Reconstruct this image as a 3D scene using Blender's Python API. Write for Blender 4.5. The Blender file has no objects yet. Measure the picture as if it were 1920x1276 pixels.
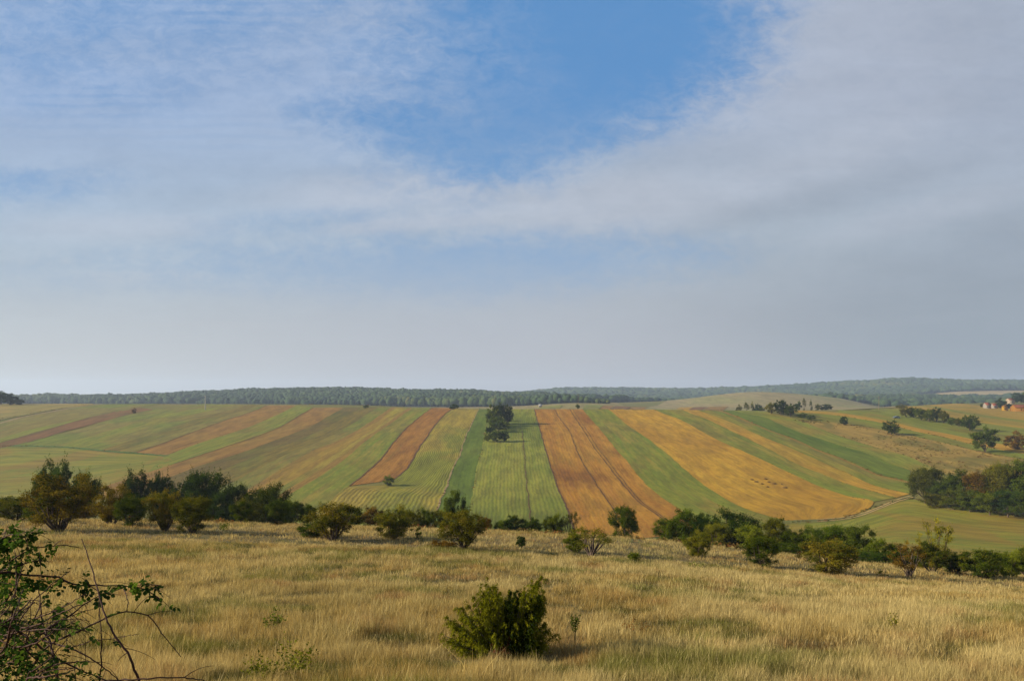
import bpy, math, random
import numpy as np
R = math.radians
C = bpy.context.scene.collection
sc = bpy.context.scene
rng = np.random.default_rng(11)
random.seed(7)

# ------------------------------------------------------------------ camera
F = 1464.0; CX = 960.0; HY = 745.0            # focal length, centre and horizon row of the 1920 px photograph
cam = bpy.data.cameras.new('camera'); cam.lens = 36 * F / 1920; cam.sensor_width = 36
cam.shift_y = (HY - 638) / 1920; cam.clip_end = 30000; cam.clip_start = 0.05
co = bpy.data.objects.new('camera', cam); C.objects.link(co); co.location = (0, 0, 0)
co.rotation_euler = (math.pi / 2, 0, 0); sc.camera = co

# ------------------------------------------------------------------ sun, exposure
SUN_EL, SUN_AZ = 22.5, -98.0                   # azimuth from +Y (view direction), clockwise positive
EXPO = 1.0
SKYS = 0.053; SKYK = 0.1 / (SKYS * 2 ** EXPO) * .1 * 10
sun = bpy.data.lights.new('sun', 'SUN'); sun.energy = 5.0; sun.angle = R(0.6); sun.color = (1.0, 0.86, 0.66)
so = bpy.data.objects.new('sun', sun); C.objects.link(so)
sd = (math.sin(R(SUN_AZ)) * math.cos(R(SUN_EL)), math.cos(R(SUN_AZ)) * math.cos(R(SUN_EL)), math.sin(R(SUN_EL)))
from mathutils import Vector, Matrix
so.rotation_euler = Vector(sd).to_track_quat('Z', 'Y').to_euler()
sc.view_settings.view_transform = 'Standard'; sc.view_settings.look = 'None'
sc.view_settings.exposure = EXPO; sc.view_settings.gamma = 1.0

# ------------------------------------------------------------------ node helper
class NT:
    def __init__(s, nt): s.t = nt; s.n = nt.nodes; s.l = nt.links
    def new(s, typ, **kw):
        n = s.n.new(typ)
        for k, v in kw.items():
            if k[0] == '_': setattr(n, k[1:], v)
        return n
    def link(s, a, b): s.l.new(a, b)
    def put(s, sock, v):
        if hasattr(v, 'is_output') or isinstance(v, bpy.types.NodeSocket): s.l.new(v, sock)
        elif v is not None: sock.default_value = v
    def math(s, op, a, b=None, c=None, clamp=False):
        n = s.n.new('ShaderNodeMath'); n.operation = op; n.use_clamp = clamp
        s.put(n.inputs[0], a)
        if b is not None: s.put(n.inputs[1], b)
        if c is not None: s.put(n.inputs[2], c)
        return n.outputs[0]
    def vm(s, op, a, b=None):
        n = s.n.new('ShaderNodeVectorMath'); n.operation = op
        s.put(n.inputs[0], a)
        if b is not None: s.put(n.inputs[1], b)
        return n.outputs['Value'] if op in ('LENGTH', 'DOT_PRODUCT') else n.outputs[0]
    def mix(s, f, a, b, mode='MIX'):
        n = s.n.new('ShaderNodeMix'); n.data_type = 'RGBA'; n.blend_type = mode
        s.put(n.inputs[0], f)
        s.put(n.inputs[6], a if not isinstance(a, tuple) else (*a, 1)[:4])
        s.put(n.inputs[7], b if not isinstance(b, tuple) else (*b, 1)[:4])
        return n.outputs[2]
    def mr(s, v, a, b, c=0.0, d=1.0, smooth=True):
        n = s.n.new('ShaderNodeMapRange'); n.interpolation_type = 'SMOOTHSTEP' if smooth else 'LINEAR'
        s.put(n.inputs[0], v)
        for i, q in enumerate((a, b, c, d)): n.inputs[i + 1].default_value = q
        return n.outputs[0]
    def noise(s, vec, scale, detail=4.0, rough=0.55, dist=0.0):
        n = s.n.new('ShaderNodeTexNoise'); s.put(n.inputs['Vector'], vec)
        n.inputs['Scale'].default_value = scale; n.inputs['Detail'].default_value = detail
        n.inputs['Roughness'].default_value = rough; n.inputs['Distortion'].default_value = dist
        return n.outputs[0]
    def vec(s, x, y, z=0.0):
        n = s.n.new('ShaderNodeCombineXYZ'); s.put(n.inputs[0], x); s.put(n.inputs[1], y); s.put(n.inputs[2], z)
        return n.outputs[0]

# ------------------------------------------------------------------ sky
w = bpy.data.worlds.new('World'); sc.world = w; w.use_nodes = True
T = NT(w.node_tree); T.n.clear()
tc = T.n.new('ShaderNodeTexCoord'); D = tc.outputs['Generated']
sky = T.n.new('ShaderNodeTexSky'); sky.sky_type = 'NISHITA'; sky.sun_disc = False
sky.sun_elevation = R(SUN_EL); sky.sun_rotation = R(SUN_AZ); sky.dust_density = 1.0; sky.ozone_density = 1.6
sp = T.n.new('ShaderNodeSeparateXYZ'); T.link(D, sp.inputs[0])
X, Y, Z = sp.outputs
yy = T.math('MAXIMUM', Y, 0.15)
U = T.math('DIVIDE', X, yy); V = T.math('DIVIDE', Z, yy)
zz = T.math('ADD', T.math('MAXIMUM', Z, 0.0), 0.10)
P = T.vec(T.math('DIVIDE', X, zz), T.math('DIVIDE', Y, zz), 0.0)       # cloud layer seen in perspective
UV = T.vec(U, V, 0.0)
def pt(px, py): return ((px - CX) / F, (HY - py) / F, 0.0)
nz_warp = T.noise(UV, 3.2, 5.0, 0.6)
nz_w2 = T.noise(UV, 15.0, 6.0, 0.7)
warp = T.math('ADD', T.math('MULTIPLY', T.math('SUBTRACT', nz_warp, 0.5), 0.75), T.math('MULTIPLY', T.math('SUBTRACT', nz_w2, 0.5), 0.45))
def blob(px, py, rx, ry, rot=0.0, wf=1.0, hard=0.0):
    d = T.vm('SUBTRACT', UV, pt(px, py))
    m = T.n.new('ShaderNodeMapping'); m.vector_type = 'TEXTURE'; T.link(d, m.inputs[0])
    m.inputs['Rotation'].default_value = (0, 0, R(rot)); m.inputs['Scale'].default_value = (rx / F, ry / F, 1)
    l = T.vm('LENGTH', m.outputs[0])
    l = T.math('ADD', l, T.math('MULTIPLY', warp, wf))
    return T.mr(l, 1.25 - hard, 0.25 + hard, 0.0, 1.0)
def vmax(*a):
    r = a[0]
    for q in a[1:]: r = T.math('MAXIMUM', r, q)
    return r
def union(*a):
    r = None
    for q in a:
        i_ = T.math('SUBTRACT', 1.0, q); r = i_ if r is None else T.math('MULTIPLY', r, i_)
    return T.math('SUBTRACT', 1.0, r)
def S(v, k): return T.math('MULTIPLY', v, k)
hole = union(blob(1150, 40, 330, 250, 0, 1.0, 0.1), S(blob(1040, 220, 260, 120, 15, 1.2), .8), S(blob(900, 150, 320, 230, 10, 1.3), 0.6), S(blob(780, 260, 260, 60, -14, 1.5), 0.45), S(blob(1000, -40, 480, 130, 0, 1), .5))
band = union(S(blob(900, 505, 520, 75, 3, 0.7), 0.85), S(blob(400, 500, 520, 60, 4, 0.7), 0.45), S(blob(560, 415, 220, 28, 3, .8), 0.25), S(blob(40, 350, 230, 46, 4, .6), 0.4))
left = union(S(blob(250, 60, 420, 170, 8, 1.0), 0.30), S(blob(0, 0, 260, 160, 0, 1), .25))
holes = union(hole, band, left)
n1 = T.noise(P, 3.4, 9.0, 0.62, 0.3)
n2 = T.noise(T.vm('MULTIPLY', UV, (1.0, 5.0, 1.0)), 3.2, 7.0, 0.6, 0.3)
n3 = T.noise(T.vm('MULTIPLY', UV, (1.0, 1.7, 1.0)), 34.0, 7.0, 0.72, 0.5)
n4 = T.noise(T.vm('MULTIPLY', UV, (1.0, 2.2, 1.0)), 9.0, 8.0, 0.66, 0.4)
edge = S(T.math('MULTIPLY', holes, T.math('SUBTRACT', 1.0, holes)), 4.0)
mott = T.math('SUBTRACT', T.math('ADD', S(T.mr(n3, .36, .64), .45), T.math('ADD', S(T.mr(n4, .36, .64), .35), S(T.mr(n1, .36, .64), .2))), 0.5)
cl = T.math('SUBTRACT', 1.0, holes)
cl = T.math('ADD', cl, T.math('MULTIPLY', mott, T.math('ADD', S(edge, 0.66), 0.07)), clamp=True)
# ripples in the high cloud, upper left
wv = T.n.new('ShaderNodeTexWave'); wv.wave_type = 'BANDS'; wv.bands_direction = 'Y'
T.link(T.vm('MULTIPLY', T.vm('ADD', UV, T.vec(0, S(T.math('SUBTRACT', n4, .5), .016), 0)), (0.22, 1.0, 1.0)), wv.inputs['Vector']); wv.inputs['Scale'].default_value = 24; wv.inputs['Distortion'].default_value = 2.6
wv.inputs['Detail'].default_value = 2; wv.inputs['Detail Scale'].default_value = 1.2
rip = union(S(blob(430, 15, 220, 62, 0, .8), .9), S(blob(170, 185, 150, 50, 0, .8), 0.8), S(blob(420, 250, 210, 50, 0, .8), 0.5), S(blob(130, 225, 240, 60, 0, .8), .4))
cl = T.math('SUBTRACT', cl, S(T.math('MULTIPLY', T.mr(wv.outputs['Fac'], .35, .95), rip), 0.20), clamp=True)
skyc = T.mix(1.0, sky.outputs[0], (0.72, 0.95, 1.15), 'MULTIPLY')
K = 10.0 * SKYK                                   # cloud colours below are as seen through the exposure
def col(r, g, b): return (r * K, g * K, b * K)
side = T.mr(U, -0.5, 0.5)
cloudc = T.mix(side, col(0.325, 0.440, 0.645), col(0.395, 0.455, 0.570))
cloudc = T.mix(T.mr(V, 0.42, 0.16), cloudc, T.mix(side, col(0.40, 0.495, 0.605), col(0.375, 0.440, 0.515)))
bright = union(S(blob(1130, 385, 330, 70, 6, .8), .8), S(blob(760, 360, 380, 50, 3, 1.0), 0.7), S(blob(760, 418, 200, 22, 5, .8), .7), S(blob(240, 425, 260, 34, 1, .9), 0.5), S(blob(1640, 80, 420, 220, 20, 1), 0.25), S(blob(1500, 320, 340, 60, 22, .9), .4), S(blob(1740, 400, 260, 34, 14, .8), .4), S(blob(1740, 598, 170, 12, 7, .5), .45), S(blob(440, 610, 170, 9, -1, .4), .35), S(blob(260, 520, 170, 16, 1, .5), .4))
cloudc = T.mix(S(bright, 0.8), cloudc, col(0.49, 0.53, 0.615))
grey = union(S(blob(1850, 520, 480, 130, 10, .7), 0.75), S(blob(1700, 640, 620, 110, 2, .6), .6), S(blob(1560, 365, 330, 34, 12, .9), .5), S(blob(1900, 60, 200, 300, 0, .6), .4))
cloudc = T.mix(S(grey, .62), cloudc, col(0.275, 0.325, 0.400))
mod = T.math('ADD', 1.0, T.math('ADD', S(T.math('SUBTRACT', T.mr(n2, .34, .66), .5), .08), S(mott, .07)))
cloudc = T.vm('MULTIPLY', cloudc, T.vec(mod, mod, mod))
airblue = T.mix(T.mr(V, 0.10, 0.42), col(0.27, 0.42, 0.63), col(0.105, 0.290, 0.60))
air = T.mix(0.15, airblue, skyc)
full = T.mix(cl, air, cloudc)
hz_c = T.mix(T.mr(U, -0.65, 0.0), col(0.53, 0.54, 0.53), col(0.475, 0.482, 0.51)); hz_c = T.mix(T.mr(U, 0.05, 0.6), hz_c, col(0.30, 0.345, 0.385))
full = T.mix(T.mr(V, 0.24, 0.0, 0.0, 0.97), full, hz_c)
bgn = T.n.new('ShaderNodeBackground'); bgn.inputs[1].default_value = SKYS; T.link(full, bgn.inputs[0])
wo = T.n.new('ShaderNodeOutputWorld'); T.link(bgn.outputs[0], wo.inputs[0])

# ------------------------------------------------------------------ object helpers
def tag(o, label=None, cat=None, group=None, kind=None):
    if label: o['label'] = label
    if cat: o['category'] = cat
    if group: o['group'] = group
    if kind: o['kind'] = kind
    return o
def link(name, me, parent=None, mat=None):
    o = bpy.data.objects.new(name, me); C.objects.link(o)
    if mat is not None and me is not None and len(me.materials) == 0: me.materials.append(mat)
    if parent is not None: o.parent = parent
    return o
def npmesh(name, V_, loops, sizes, uv=None, col_=None, fl=None, smooth=False):
    """V_ (n,3), loops flat vertex indices, sizes polygon sizes"""
    me = bpy.data.meshes.new(name)
    V_ = np.asarray(V_, np.float32); loops = np.asarray(loops, np.int32).ravel(); sizes = np.asarray(sizes, np.int32)
    me.vertices.add(len(V_)); me.vertices.foreach_set('co', V_.ravel())
    me.loops.add(len(loops)); me.loops.foreach_set('vertex_index', loops)
    me.polygons.add(len(sizes)); st = np.concatenate([[0], np.cumsum(sizes)[:-1]]).astype(np.int32)
    me.polygons.foreach_set('loop_start', st)
    if smooth: me.polygons.foreach_set('use_smooth', np.ones(len(sizes), bool))
    if uv is not None:
        l = me.uv_layers.new(name='UVMap'); l.data.foreach_set('uv', np.asarray(uv, np.float32)[loops].ravel())
    if col_ is not None:
        a = me.attributes.new('tint', 'FLOAT_COLOR', 'POINT')
        c4 = np.ones((len(V_), 4), np.float32); c4[:, :3] = col_; a.data.foreach_set('color', c4.ravel())
    if fl is not None:
        a = me.attributes.new('rnd', 'FLOAT', 'POINT'); a.data.foreach_set('value', np.asarray(fl, np.float32))
    me.update(calc_edges=True)
    return me

def vnoise(x, y, s, seed=0):
    """smooth value noise in 0..1, numpy"""
    x = np.asarray(x, float) / s + seed * 17.3; y = np.asarray(y, float) / s - seed * 9.7
    xi = np.floor(x).astype(np.int64); yi = np.floor(y).astype(np.int64); fx = x - xi; fy = y - yi
    fx = fx * fx * (3 - 2 * fx); fy = fy * fy * (3 - 2 * fy)
    def h(a, b):
        n = (a * 374761393 + b * 668265263 + seed * 1442695) & 0x7fffffff
        n = ((n ^ (n >> 13)) * 1274126177) & 0x7fffffff
        return ((n ^ (n >> 16)) & 0xffff) / 65535.0
    return (h(xi, yi) * (1 - fx) + h(xi + 1, yi) * fx) * (1 - fy) + (h(xi, yi + 1) * (1 - fx) + h(xi + 1, yi + 1) * fx) * fy
def fbm(x, y, s, seed=0, o=4):
    r = 0; a = 1; t = 0
    for i in range(o): r = r + a * vnoise(x, y, s / 2 ** i, seed + i); t += a; a *= .55
    return r / t

# ------------------------------------------------------------------ terrain
def pchip(xk, yk, xq):
    xk = np.asarray(xk, float); yk = np.asarray(yk, float); h = np.diff(xk); d = np.diff(yk) / h
    m = np.zeros_like(yk)
    for i in range(1, len(xk) - 1):
        if d[i-1] * d[i] > 0:
            w1 = 2 * h[i] + h[i-1]; w2 = h[i] + 2 * h[i-1]; m[i] = (w1 + w2) / (w1 / d[i-1] + w2 / d[i])
    m[0] = d[0]; m[-1] = d[-1]
    xq = np.clip(xq, xk[0], xk[-1]); i = np.clip(np.searchsorted(xk, xq, 'right') - 1, 0, len(xk) - 2)
    t = (xq - xk[i]) / h[i]
    return (2*t**3-3*t**2+1)*yk[i] + (t**3-2*t**2+t)*h[i]*m[i] + (-2*t**3+3*t**2)*yk[i+1] + (t**3-t**2)*h[i]*m[i+1]
DK = [48, 60, 80, 110, 150, 200, 229, 288, 337, 389, 451, 520, 570, 620, 700, 800, 900, 1000, 1200, 1500, 1800, 2100, 2400, 2800, 3200, 4000, 7000]
TAB = {   # rows of the photograph at which the ground lies, per column and distance
 -500: [975, 975, 990,1005,1010, 985, 960, 902, 860, 825, 797, 774, 764, 757, 760, 770, 775, 774, 770, 757, 752, 756, 756, 750, 748, 752, 750],
    0: [978, 975, 990,1005,1010, 985, 960, 902, 860, 825, 797, 774, 764, 757, 760, 770, 775, 774, 770, 757, 752, 756, 756, 750, 748, 752, 750],
  200: [985, 978, 992,1008,1012, 985, 960, 902, 860, 825, 797, 774, 764, 757, 760, 770, 775, 774, 770, 757, 752, 756, 756, 750, 748, 752, 750],
  400: [993, 982, 996,1012,1015, 988, 960, 902, 860, 825, 797, 773, 763, 757, 760, 768, 773, 772, 768, 754, 744, 750, 752, 750, 748, 752, 750],
  600: [1003, 988,1003,1020,1022, 995, 962, 902, 860, 825, 795, 770, 762, 758, 762, 768, 773, 772, 766, 750, 738, 745, 750, 750, 748, 752, 750],
  800: [1008, 994,1010,1028,1030,1000, 963, 902, 860, 825, 794, 768, 764, 764, 768, 772, 772, 770, 764, 749, 741, 747, 750, 749, 746, 750, 750],
  960: [1012,1000,1014,1032,1034,1004, 965, 902, 860, 825, 793, 767, 768, 774, 776, 772, 768, 764, 761, 752, 747, 752, 752, 746, 742, 748, 750],
 1080: [1016,1004,1018,1036,1038,1006, 967, 902, 860, 825, 793, 767, 769, 776, 778, 768, 760, 756, 757, 754, 752, 756, 752, 742, 733, 742, 750],
 1250: [1030,1016,1028,1046,1046,1008, 967, 902, 860, 825, 793, 768, 770, 776, 778, 768, 765, 762, 751, 755, 760, 758, 752, 744, 735, 742, 750],
 1420: [1046,1032,1040,1056,1050,1008, 968, 904, 862, 827, 795, 770, 770, 776, 778, 770, 762, 752, 735, 745, 756, 758, 752, 742, 731, 740, 750],
 1560: [1062,1052,1056,1062,1045,1000, 966, 905, 864, 830, 798, 772, 768, 769, 774, 772, 766, 758, 745, 750, 752, 754, 748, 735, 723, 735, 750],
 1700: [1078,1070,1074,1074,1036, 988, 958, 903, 864, 832, 802, 777, 769, 766, 762, 761, 764, 768, 770, 762, 752, 750, 744, 730, 716, 730, 745],
 1800: [1083,1078,1084,1084,1036, 984, 952, 900, 864, 833, 805, 782, 773, 768, 763, 758, 756, 760, 768, 762, 752, 747, 735, 730, 718, 732, 745],
 1920: [1088,1084,1094,1095,1040, 980, 946, 896, 862, 834, 808, 786, 778, 773, 767, 762, 754, 752, 760, 760, 752, 745, 733, 730, 720, 732, 745],
 2500: [1095,1094,1104,1105,1050, 985, 946, 890, 858, 832, 808, 786, 778, 773, 767, 760, 752, 748, 752, 755, 750, 745, 735, 730, 722, 732, 745]}
PXK = np.array(sorted(TAB)); LD = np.linspace(math.log(48), math.log(7000), 1600); DD = np.exp(LD)
PXG = np.arange(-500, 2501, 4.0)
_t = np.array([pchip(np.log(DK), TAB[p], LD) for p in PXK])
GRID = np.array([pchip(PXK, _t[:, j], PXG) for j in range(_t.shape[1])]).T      # [px, D]
def table_row(px, d):
    fx = np.clip((np.asarray(px, float) + 500) / 4, 0, len(PXG) - 1.001); fd = np.clip((np.log(np.clip(d, 48, 7000)) - LD[0]) / (LD[1] - LD[0]), 0, len(LD) - 1.001)
    i = fx.astype(int); j = fd.astype(int); a = fx - i; b = fd - j
    return (GRID[i, j]*(1-a) + GRID[i+1, j]*a)*(1-b) + (GRID[i, j+1]*(1-a) + GRID[i+1, j+1]*a)*b
MY = [-60, 0, 6, 12, 22, 36, 50, 90]; MZ = [-12, -1.7, -2.75, -3.98, -5.45, -7.45, -9.0, -14.0]
MZ[0] = 9.0
def hz(x, y):
    x = np.asarray(x, float); y = np.asarray(y, float)
    k = np.clip(y / 45, 0, 1.2); k = k * k * (3 - 2 * np.minimum(k, 1)); k = np.clip(k, 0, 1)
    zm = np.interp(y, MY, MZ) * 0 + pchip(MY, MZ, y)
    zm = zm + k * (-0.055 * x - 0.03 * (np.sqrt(x * x + 25) - 5)) * np.clip(60 / np.maximum(np.abs(x), 1), 0, 1)
    zm = zm + 0.14 * (fbm(x, y, 7.0, 3, 3) - .5) + 0.05 * (vnoise(x, y, 0.9, 5) - .5)
    ys = np.maximum(y, 40.0)
    row = table_row(CX + F * x / ys, ys)
    zf = -(row - HY) / F * ys
    zf = zf + np.clip((y - 60) / 200, 0, 1) * 0.25 * (fbm(x, y, 30, 9, 3) - .5)
    b = np.clip((y - 46) / 22, 0, 1); b = b * b * (3 - 2 * b)
    return zm * (1 - b) + zf * b
def unproj(px, py, d0=130, d1=640):
    """first ground point met by the sight line through a pixel of the photograph, d0..d1 metres away"""
    d = np.exp(np.linspace(math.log(d0), math.log(d1), 900)); x = (px - CX) / F * d
    row = HY - hz(x, d) / d * F
    k = np.nonzero(row <= py)[0]
    j = k[0] if len(k) else int(np.argmin(row))
    if j > 0 and len(k):
        t = (row[j-1] - py) / max(row[j-1] - row[j], 1e-6); dd = d[j-1] + (d[j] - d[j-1]) * min(max(t, 0), 1)
    else: dd = d[j]
    return (px - CX) / F * dd, dd
def crest(px, d0=300, d1=760):
    d = np.linspace(d0, d1, 500); x = (px - CX) / F * d; row = HY - hz(x, d) / d * F
    return d[int(np.argmin(row))]

# ------------------------------------------------------------------ materials
def mat_base(name, rough=0.9):
    m = bpy.data.materials.new(name); m.use_nodes = True
    t = NT(m.node_tree); b = m.node_tree.nodes['Principled BSDF']
    b.inputs['Roughness'].default_value = rough; b.inputs['Specular IOR Level'].default_value = 0.15
    return m, t, b
def bump(t, b, h, strength=0.5, dist=0.3):
    n = t.n.new('ShaderNodeBump'); n.inputs['Strength'].default_value = strength; n.inputs['Distance'].default_value = dist
    t.link(h, n.inputs['Height']); t.link(n.outputs[0], b.inputs['Normal'])
def plain(name, c, rough=0.7, var=0.12, scale=3.0):
    m, t, b = mat_base(name, rough)
    o = t.n.new('ShaderNodeTexCoord').outputs['Object']
    n = t.noise(o, scale, 5, .6)
    t.link(t.mix(t.mr(n, .3, .7), tuple(v * (1 - var) for v in c), tuple(min(v * (1 + var), 1) for v in c)), b.inputs['Base Color'])
    return m
def field_mat(name, a, b_, furrow=1.6, fs=0.35, patch=None, patch_amt=0.5, patch_scale=0.02, streak=0.5, dots=0.0, seed=0):
    """strip of farmland: a/b_ = two soil or crop colours, furrows and streaks run along the strip (UV in metres)"""
    m, t, bs = mat_base(name, 0.95)
    tn_ = lambda c: None if c is None else (c[0] * .68, c[1] * .645, .52 * c[2] * (.55 if furrow < 5.5 else .9))
    a, b_, patch = tn_(a), tn_(b_), tn_(patch); fs = fs * .42
    ob = t.n.new('ShaderNodeTexCoord').outputs['Object']
    uv = t.n.new('ShaderNodeUVMap').outputs[0]
    s = t.n.new('ShaderNodeSeparateXYZ'); t.link(uv, s.inputs[0])
    off = t.vm('ADD', uv, (seed * 37.1, seed * 11.3, 0))
    long_ = t.noise(t.vm('MULTIPLY', off, (1.0, 0.025, 1)), 0.55, 5, .65)      # long streaks
    long2 = t.noise(t.vm('MULTIPLY', off, (1.0, 0.06, 1)), 0.13, 3, .5)
    fine = t.noise(t.vm('MULTIPLY', off, (1.0, .45, 1)), .75, 6, .8)
    mid = t.noise(off, 0.09, 5, .6)
    w = t.n.new('ShaderNodeTexWave'); w.bands_direction = 'X'; t.link(t.vm('ADD', off, t.vec(t.math('MULTIPLY', mid, 1.2), 0, 0)), w.inputs[0])
    w.inputs['Scale'].default_value = 0.314 / furrow; w.inputs['Distortion'].default_value = 1.6; w.inputs['Detail'].default_value = 3
    w.inputs['Detail Scale'].default_value = 0.8
    f = t.math('ADD', t.math('MULTIPLY', t.mr(long_, .38, .62), streak), t.math('MULTIPLY', t.mr(long2, .38, .62), 1 - streak))
    f = t.math('ADD', t.math('MULTIPLY', f, 0.72), t.math('MULTIPLY', t.mr(fine, .36, .64), 0.28))
    c = t.mix(f, a, b_)
    if patch is not None:
        pn = t.noise(t.vm('MULTIPLY', t.vm('ADD', ob, (seed // 3 * 50.0, 0, 0)), (0.8, .40, 0)), patch_scale * 1.3, 4, .5, 0.3)
        c = t.mix(t.math('MULTIPLY', t.mr(pn, .47, .60), patch_amt), c, patch)
    wvv = t.math('MULTIPLY', w.outputs['Fac'], t.mr(t.noise(t.vm('MULTIPLY', off, (1, .3, 1)), .09, 4, .6), .4, .62, .05, 1))
    dark = t.mix(1.0, c, (0.55, 0.52, 0.5), 'MULTIPLY')
    c = t.mix(t.math('MULTIPLY', wvv, fs), c, dark)
    clod = t.noise(t.vm('MULTIPLY', off, (1, .16, 1)), .7, 6, .8); wav = t.noise(t.vm('MULTIPLY', off, (.6, .12, 1)), .35, 5, .7)
    vv = t.math('ADD', .72, t.math('ADD', t.math('MULTIPLY', t.mr(clod, .38, .62), .24), t.math('MULTIPLY', t.mr(wav, .38, .62), .40)))
    c = t.vm('MULTIPLY', c, t.vec(vv, vv, vv))
    weedy = t.mr(t.noise(t.vm('MULTIPLY', off, (1, .1, 1)), .16, 6, .75, .6), .56, .68)
    c = t.mix(t.math('MULTIPLY', weedy, .24), c, (0.085, 0.088, 0.016) if a[0] > a[1] else (0.17, 0.125, 0.028))
    g = t.noise(off, 3.2, 3, .8)
    c = t.mix(t.mr(g, .50, .66, 0, .42 + dots), c, dark)
    t.link(c, bs.inputs['Base Color'])
    bump(t, bs, t.math('ADD', t.math('MULTIPLY', w.outputs['Fac'], fs), t.math('MULTIPLY', fine, 0.9)), 0.55, 0.22)
    return m

SOIL = (0.40, 0.230, 0.050); SOIL2 = (0.28, 0.120, 0.024); SOILD = (0.17, 0.066, 0.014)
GOLD = (0.45, 0.288, 0.052); GOLD2 = (0.34, 0.185, 0.026)
GRN = (0.110, 0.168, 0.020); GRN2 = (0.215, 0.205, 0.045); DGRN = (0.066, 0.112, 0.011)
OLV = (0.190, 0.140, 0.040); OLV2 = (0.105, 0.092, 0.025); YGR = (0.270, 0.235, 0.062); BRN = (0.19, 0.095, 0.052)
TAN = (0.34, 0.235, 0.105)

m_ground, t, b = mat_base('valley grassland', .95)
o = t.n.new('ShaderNodeTexCoord').outputs['Object']
n1_ = t.noise(o, 0.012, 5, .55); n2_ = t.noise(o, 0.25, 6, .7); n3_ = t.noise(o, 2.0, 5, .8)
c = t.mix(t.mr(n1_, .35, .65), (.075, .09, .012), (0.115, 0.10, 0.02)); c = t.mix(t.mr(n2_, .35, .7, 0, .6), c, (0.15, 0.11, 0.03))
c = t.mix(t.mr(n3_, .45, .7, 0, .4), c, (0.05, 0.06, 0.018)); t.link(c, b.inputs['Base Color']); bump(t, b, n3_, .6, .25)

# ground sheet: polar grid, dense inside the view, coarse elsewhere
th = np.concatenate([np.linspace(-180, -42, 100)[:-1], np.linspace(-42, 42, 561), np.linspace(42, 180, 100)[1:]]) * math.pi / 180
rr = np.concatenate([[0.0], np.exp(np.linspace(math.log(0.6), math.log(6800), 520))])
TH, RR = np.meshgrid(th, rr); gx = RR * np.sin(TH); gy = RR * np.cos(TH); gz = hz(gx, gy)
nc = len(th); idx = np.arange(len(rr) * nc).reshape(len(rr), nc)
q = np.stack([idx[:-1, :-1], idx[:-1, 1:], idx[1:, 1:], idx[1:, :-1]], -1).reshape(-1, 4)
q = q[:, ::-1]
me = npmesh('ground', np.stack([gx, gy, gz], -1).reshape(-1, 3), q, np.full(len(q), 4), smooth=True)
tag(link('ground', me, mat=m_ground), kind='structure')

# meadow soil and thatch under the grass
m_mead, t, b = mat_base('meadow soil', .95)
o = t.n.new('ShaderNodeTexCoord').outputs['Object']
a1 = t.noise(o, 0.35, 5, .6); a2 = t.noise(o, 3.0, 6, .75)
c = t.mix(t.mr(a1, .35, .65), (0.15, 0.105, 0.038), (0.085, 0.075, 0.024)); c = t.mix(t.mr(a2, .4, .7, 0, .6), c, (0.045, 0.034, 0.014))
t.link(c, b.inputs['Base Color']); bump(t, b, a2, .8, .1)
tg = np.linspace(-46, 46, 300) * math.pi / 180; rg = np.exp(np.linspace(math.log(2), math.log(84), 190))
TH, RR = np.meshgrid(tg, rg); gx = RR * np.sin(TH); gy = RR * np.cos(TH)
idx = np.arange(len(rg) * len(tg)).reshape(len(rg), len(tg))
q = np.stack([idx[:-1, :-1], idx[1:, :-1], idx[1:, 1:], idx[:-1, 1:]], -1).reshape(-1, 4)
me = npmesh('meadow', np.stack([gx, gy, hz(gx, gy) + .03], -1).reshape(-1, 3), q, np.full(len(q), 4), smooth=True)
tag(link('meadow', me, mat=m_mead), kind='structure')

# ------------------------------------------------------------------ field strips
def resample(pl, n):
    pl = np.array(pl, float); d = np.r_[0, np.cumsum(np.hypot(*np.diff(pl, axis=0).T))]
    # smooth through the points
    s = np.linspace(0, d[-1], n)
    return np.stack([pchip(d, pl[:, 0], s), pchip(d, pl[:, 1], s)], -1)
def jig(e):
    e = np.array(e, float); n_ = vnoise(e[:, 0] * .4, e[:, 1], 9, 3) + .5 * vnoise(e[:, 0], e[:, 1], 3.1, 8) - .75; e[:, 0] += n_ * .55; return e
def strip(A, B, mat, lift=0.16, name='field', d0=130, d1=660, n=None, m=None, top=True):
    la = len(A); n = n or 110
    a = resample(A, n); b = resample(B, n)
    wpx = np.hypot(*(a - b).T).max(); m = m or int(max(3, min(26, wpx / 7)))
    W = np.zeros((n, m + 1, 3)); Up = np.zeros((n, m + 1, 2))
    ea = jig([unproj(*p, d0, d1) for p in a]); eb = jig([unproj(*p, d0, d1) for p in b])
    for j in range(m + 1):
        s = j / m; xy = ea * (1 - s) + eb * s
        W[:, j, :2] = xy; W[:, j, 2] = hz(xy[:, 0], xy[:, 1]) + lift
    wid = np.hypot(*(eb - ea).T); al = np.r_[0, np.cumsum(np.hypot(*np.diff((ea + eb) / 2, axis=0).T))]
    wm = np.median(wid)
    for j in range(m + 1): Up[:, j, 0] = (j / m) * wm; Up[:, j, 1] = al
    idx = np.arange(n * (m + 1)).reshape(n, m + 1)
    q = np.stack([idx[:-1, :-1], idx[1:, :-1], idx[1:, 1:], idx[:-1, 1:]], -1).reshape(-1, 4)
    v = W.reshape(-1, 3)
    e1 = v[q[:, 1]] - v[q[:, 0]]; e2 = v[q[:, 3]] - v[q[:, 0]]
    if np.median(np.cross(e1, e2)[:, 2]) < 0: q = q[:, ::-1]
    me = npmesh(name, v, q, np.full(len(q), 4), uv=Up.reshape(-1, 2), smooth=True)
    return tag(link(name, me, mat=mat), kind='structure')

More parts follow.
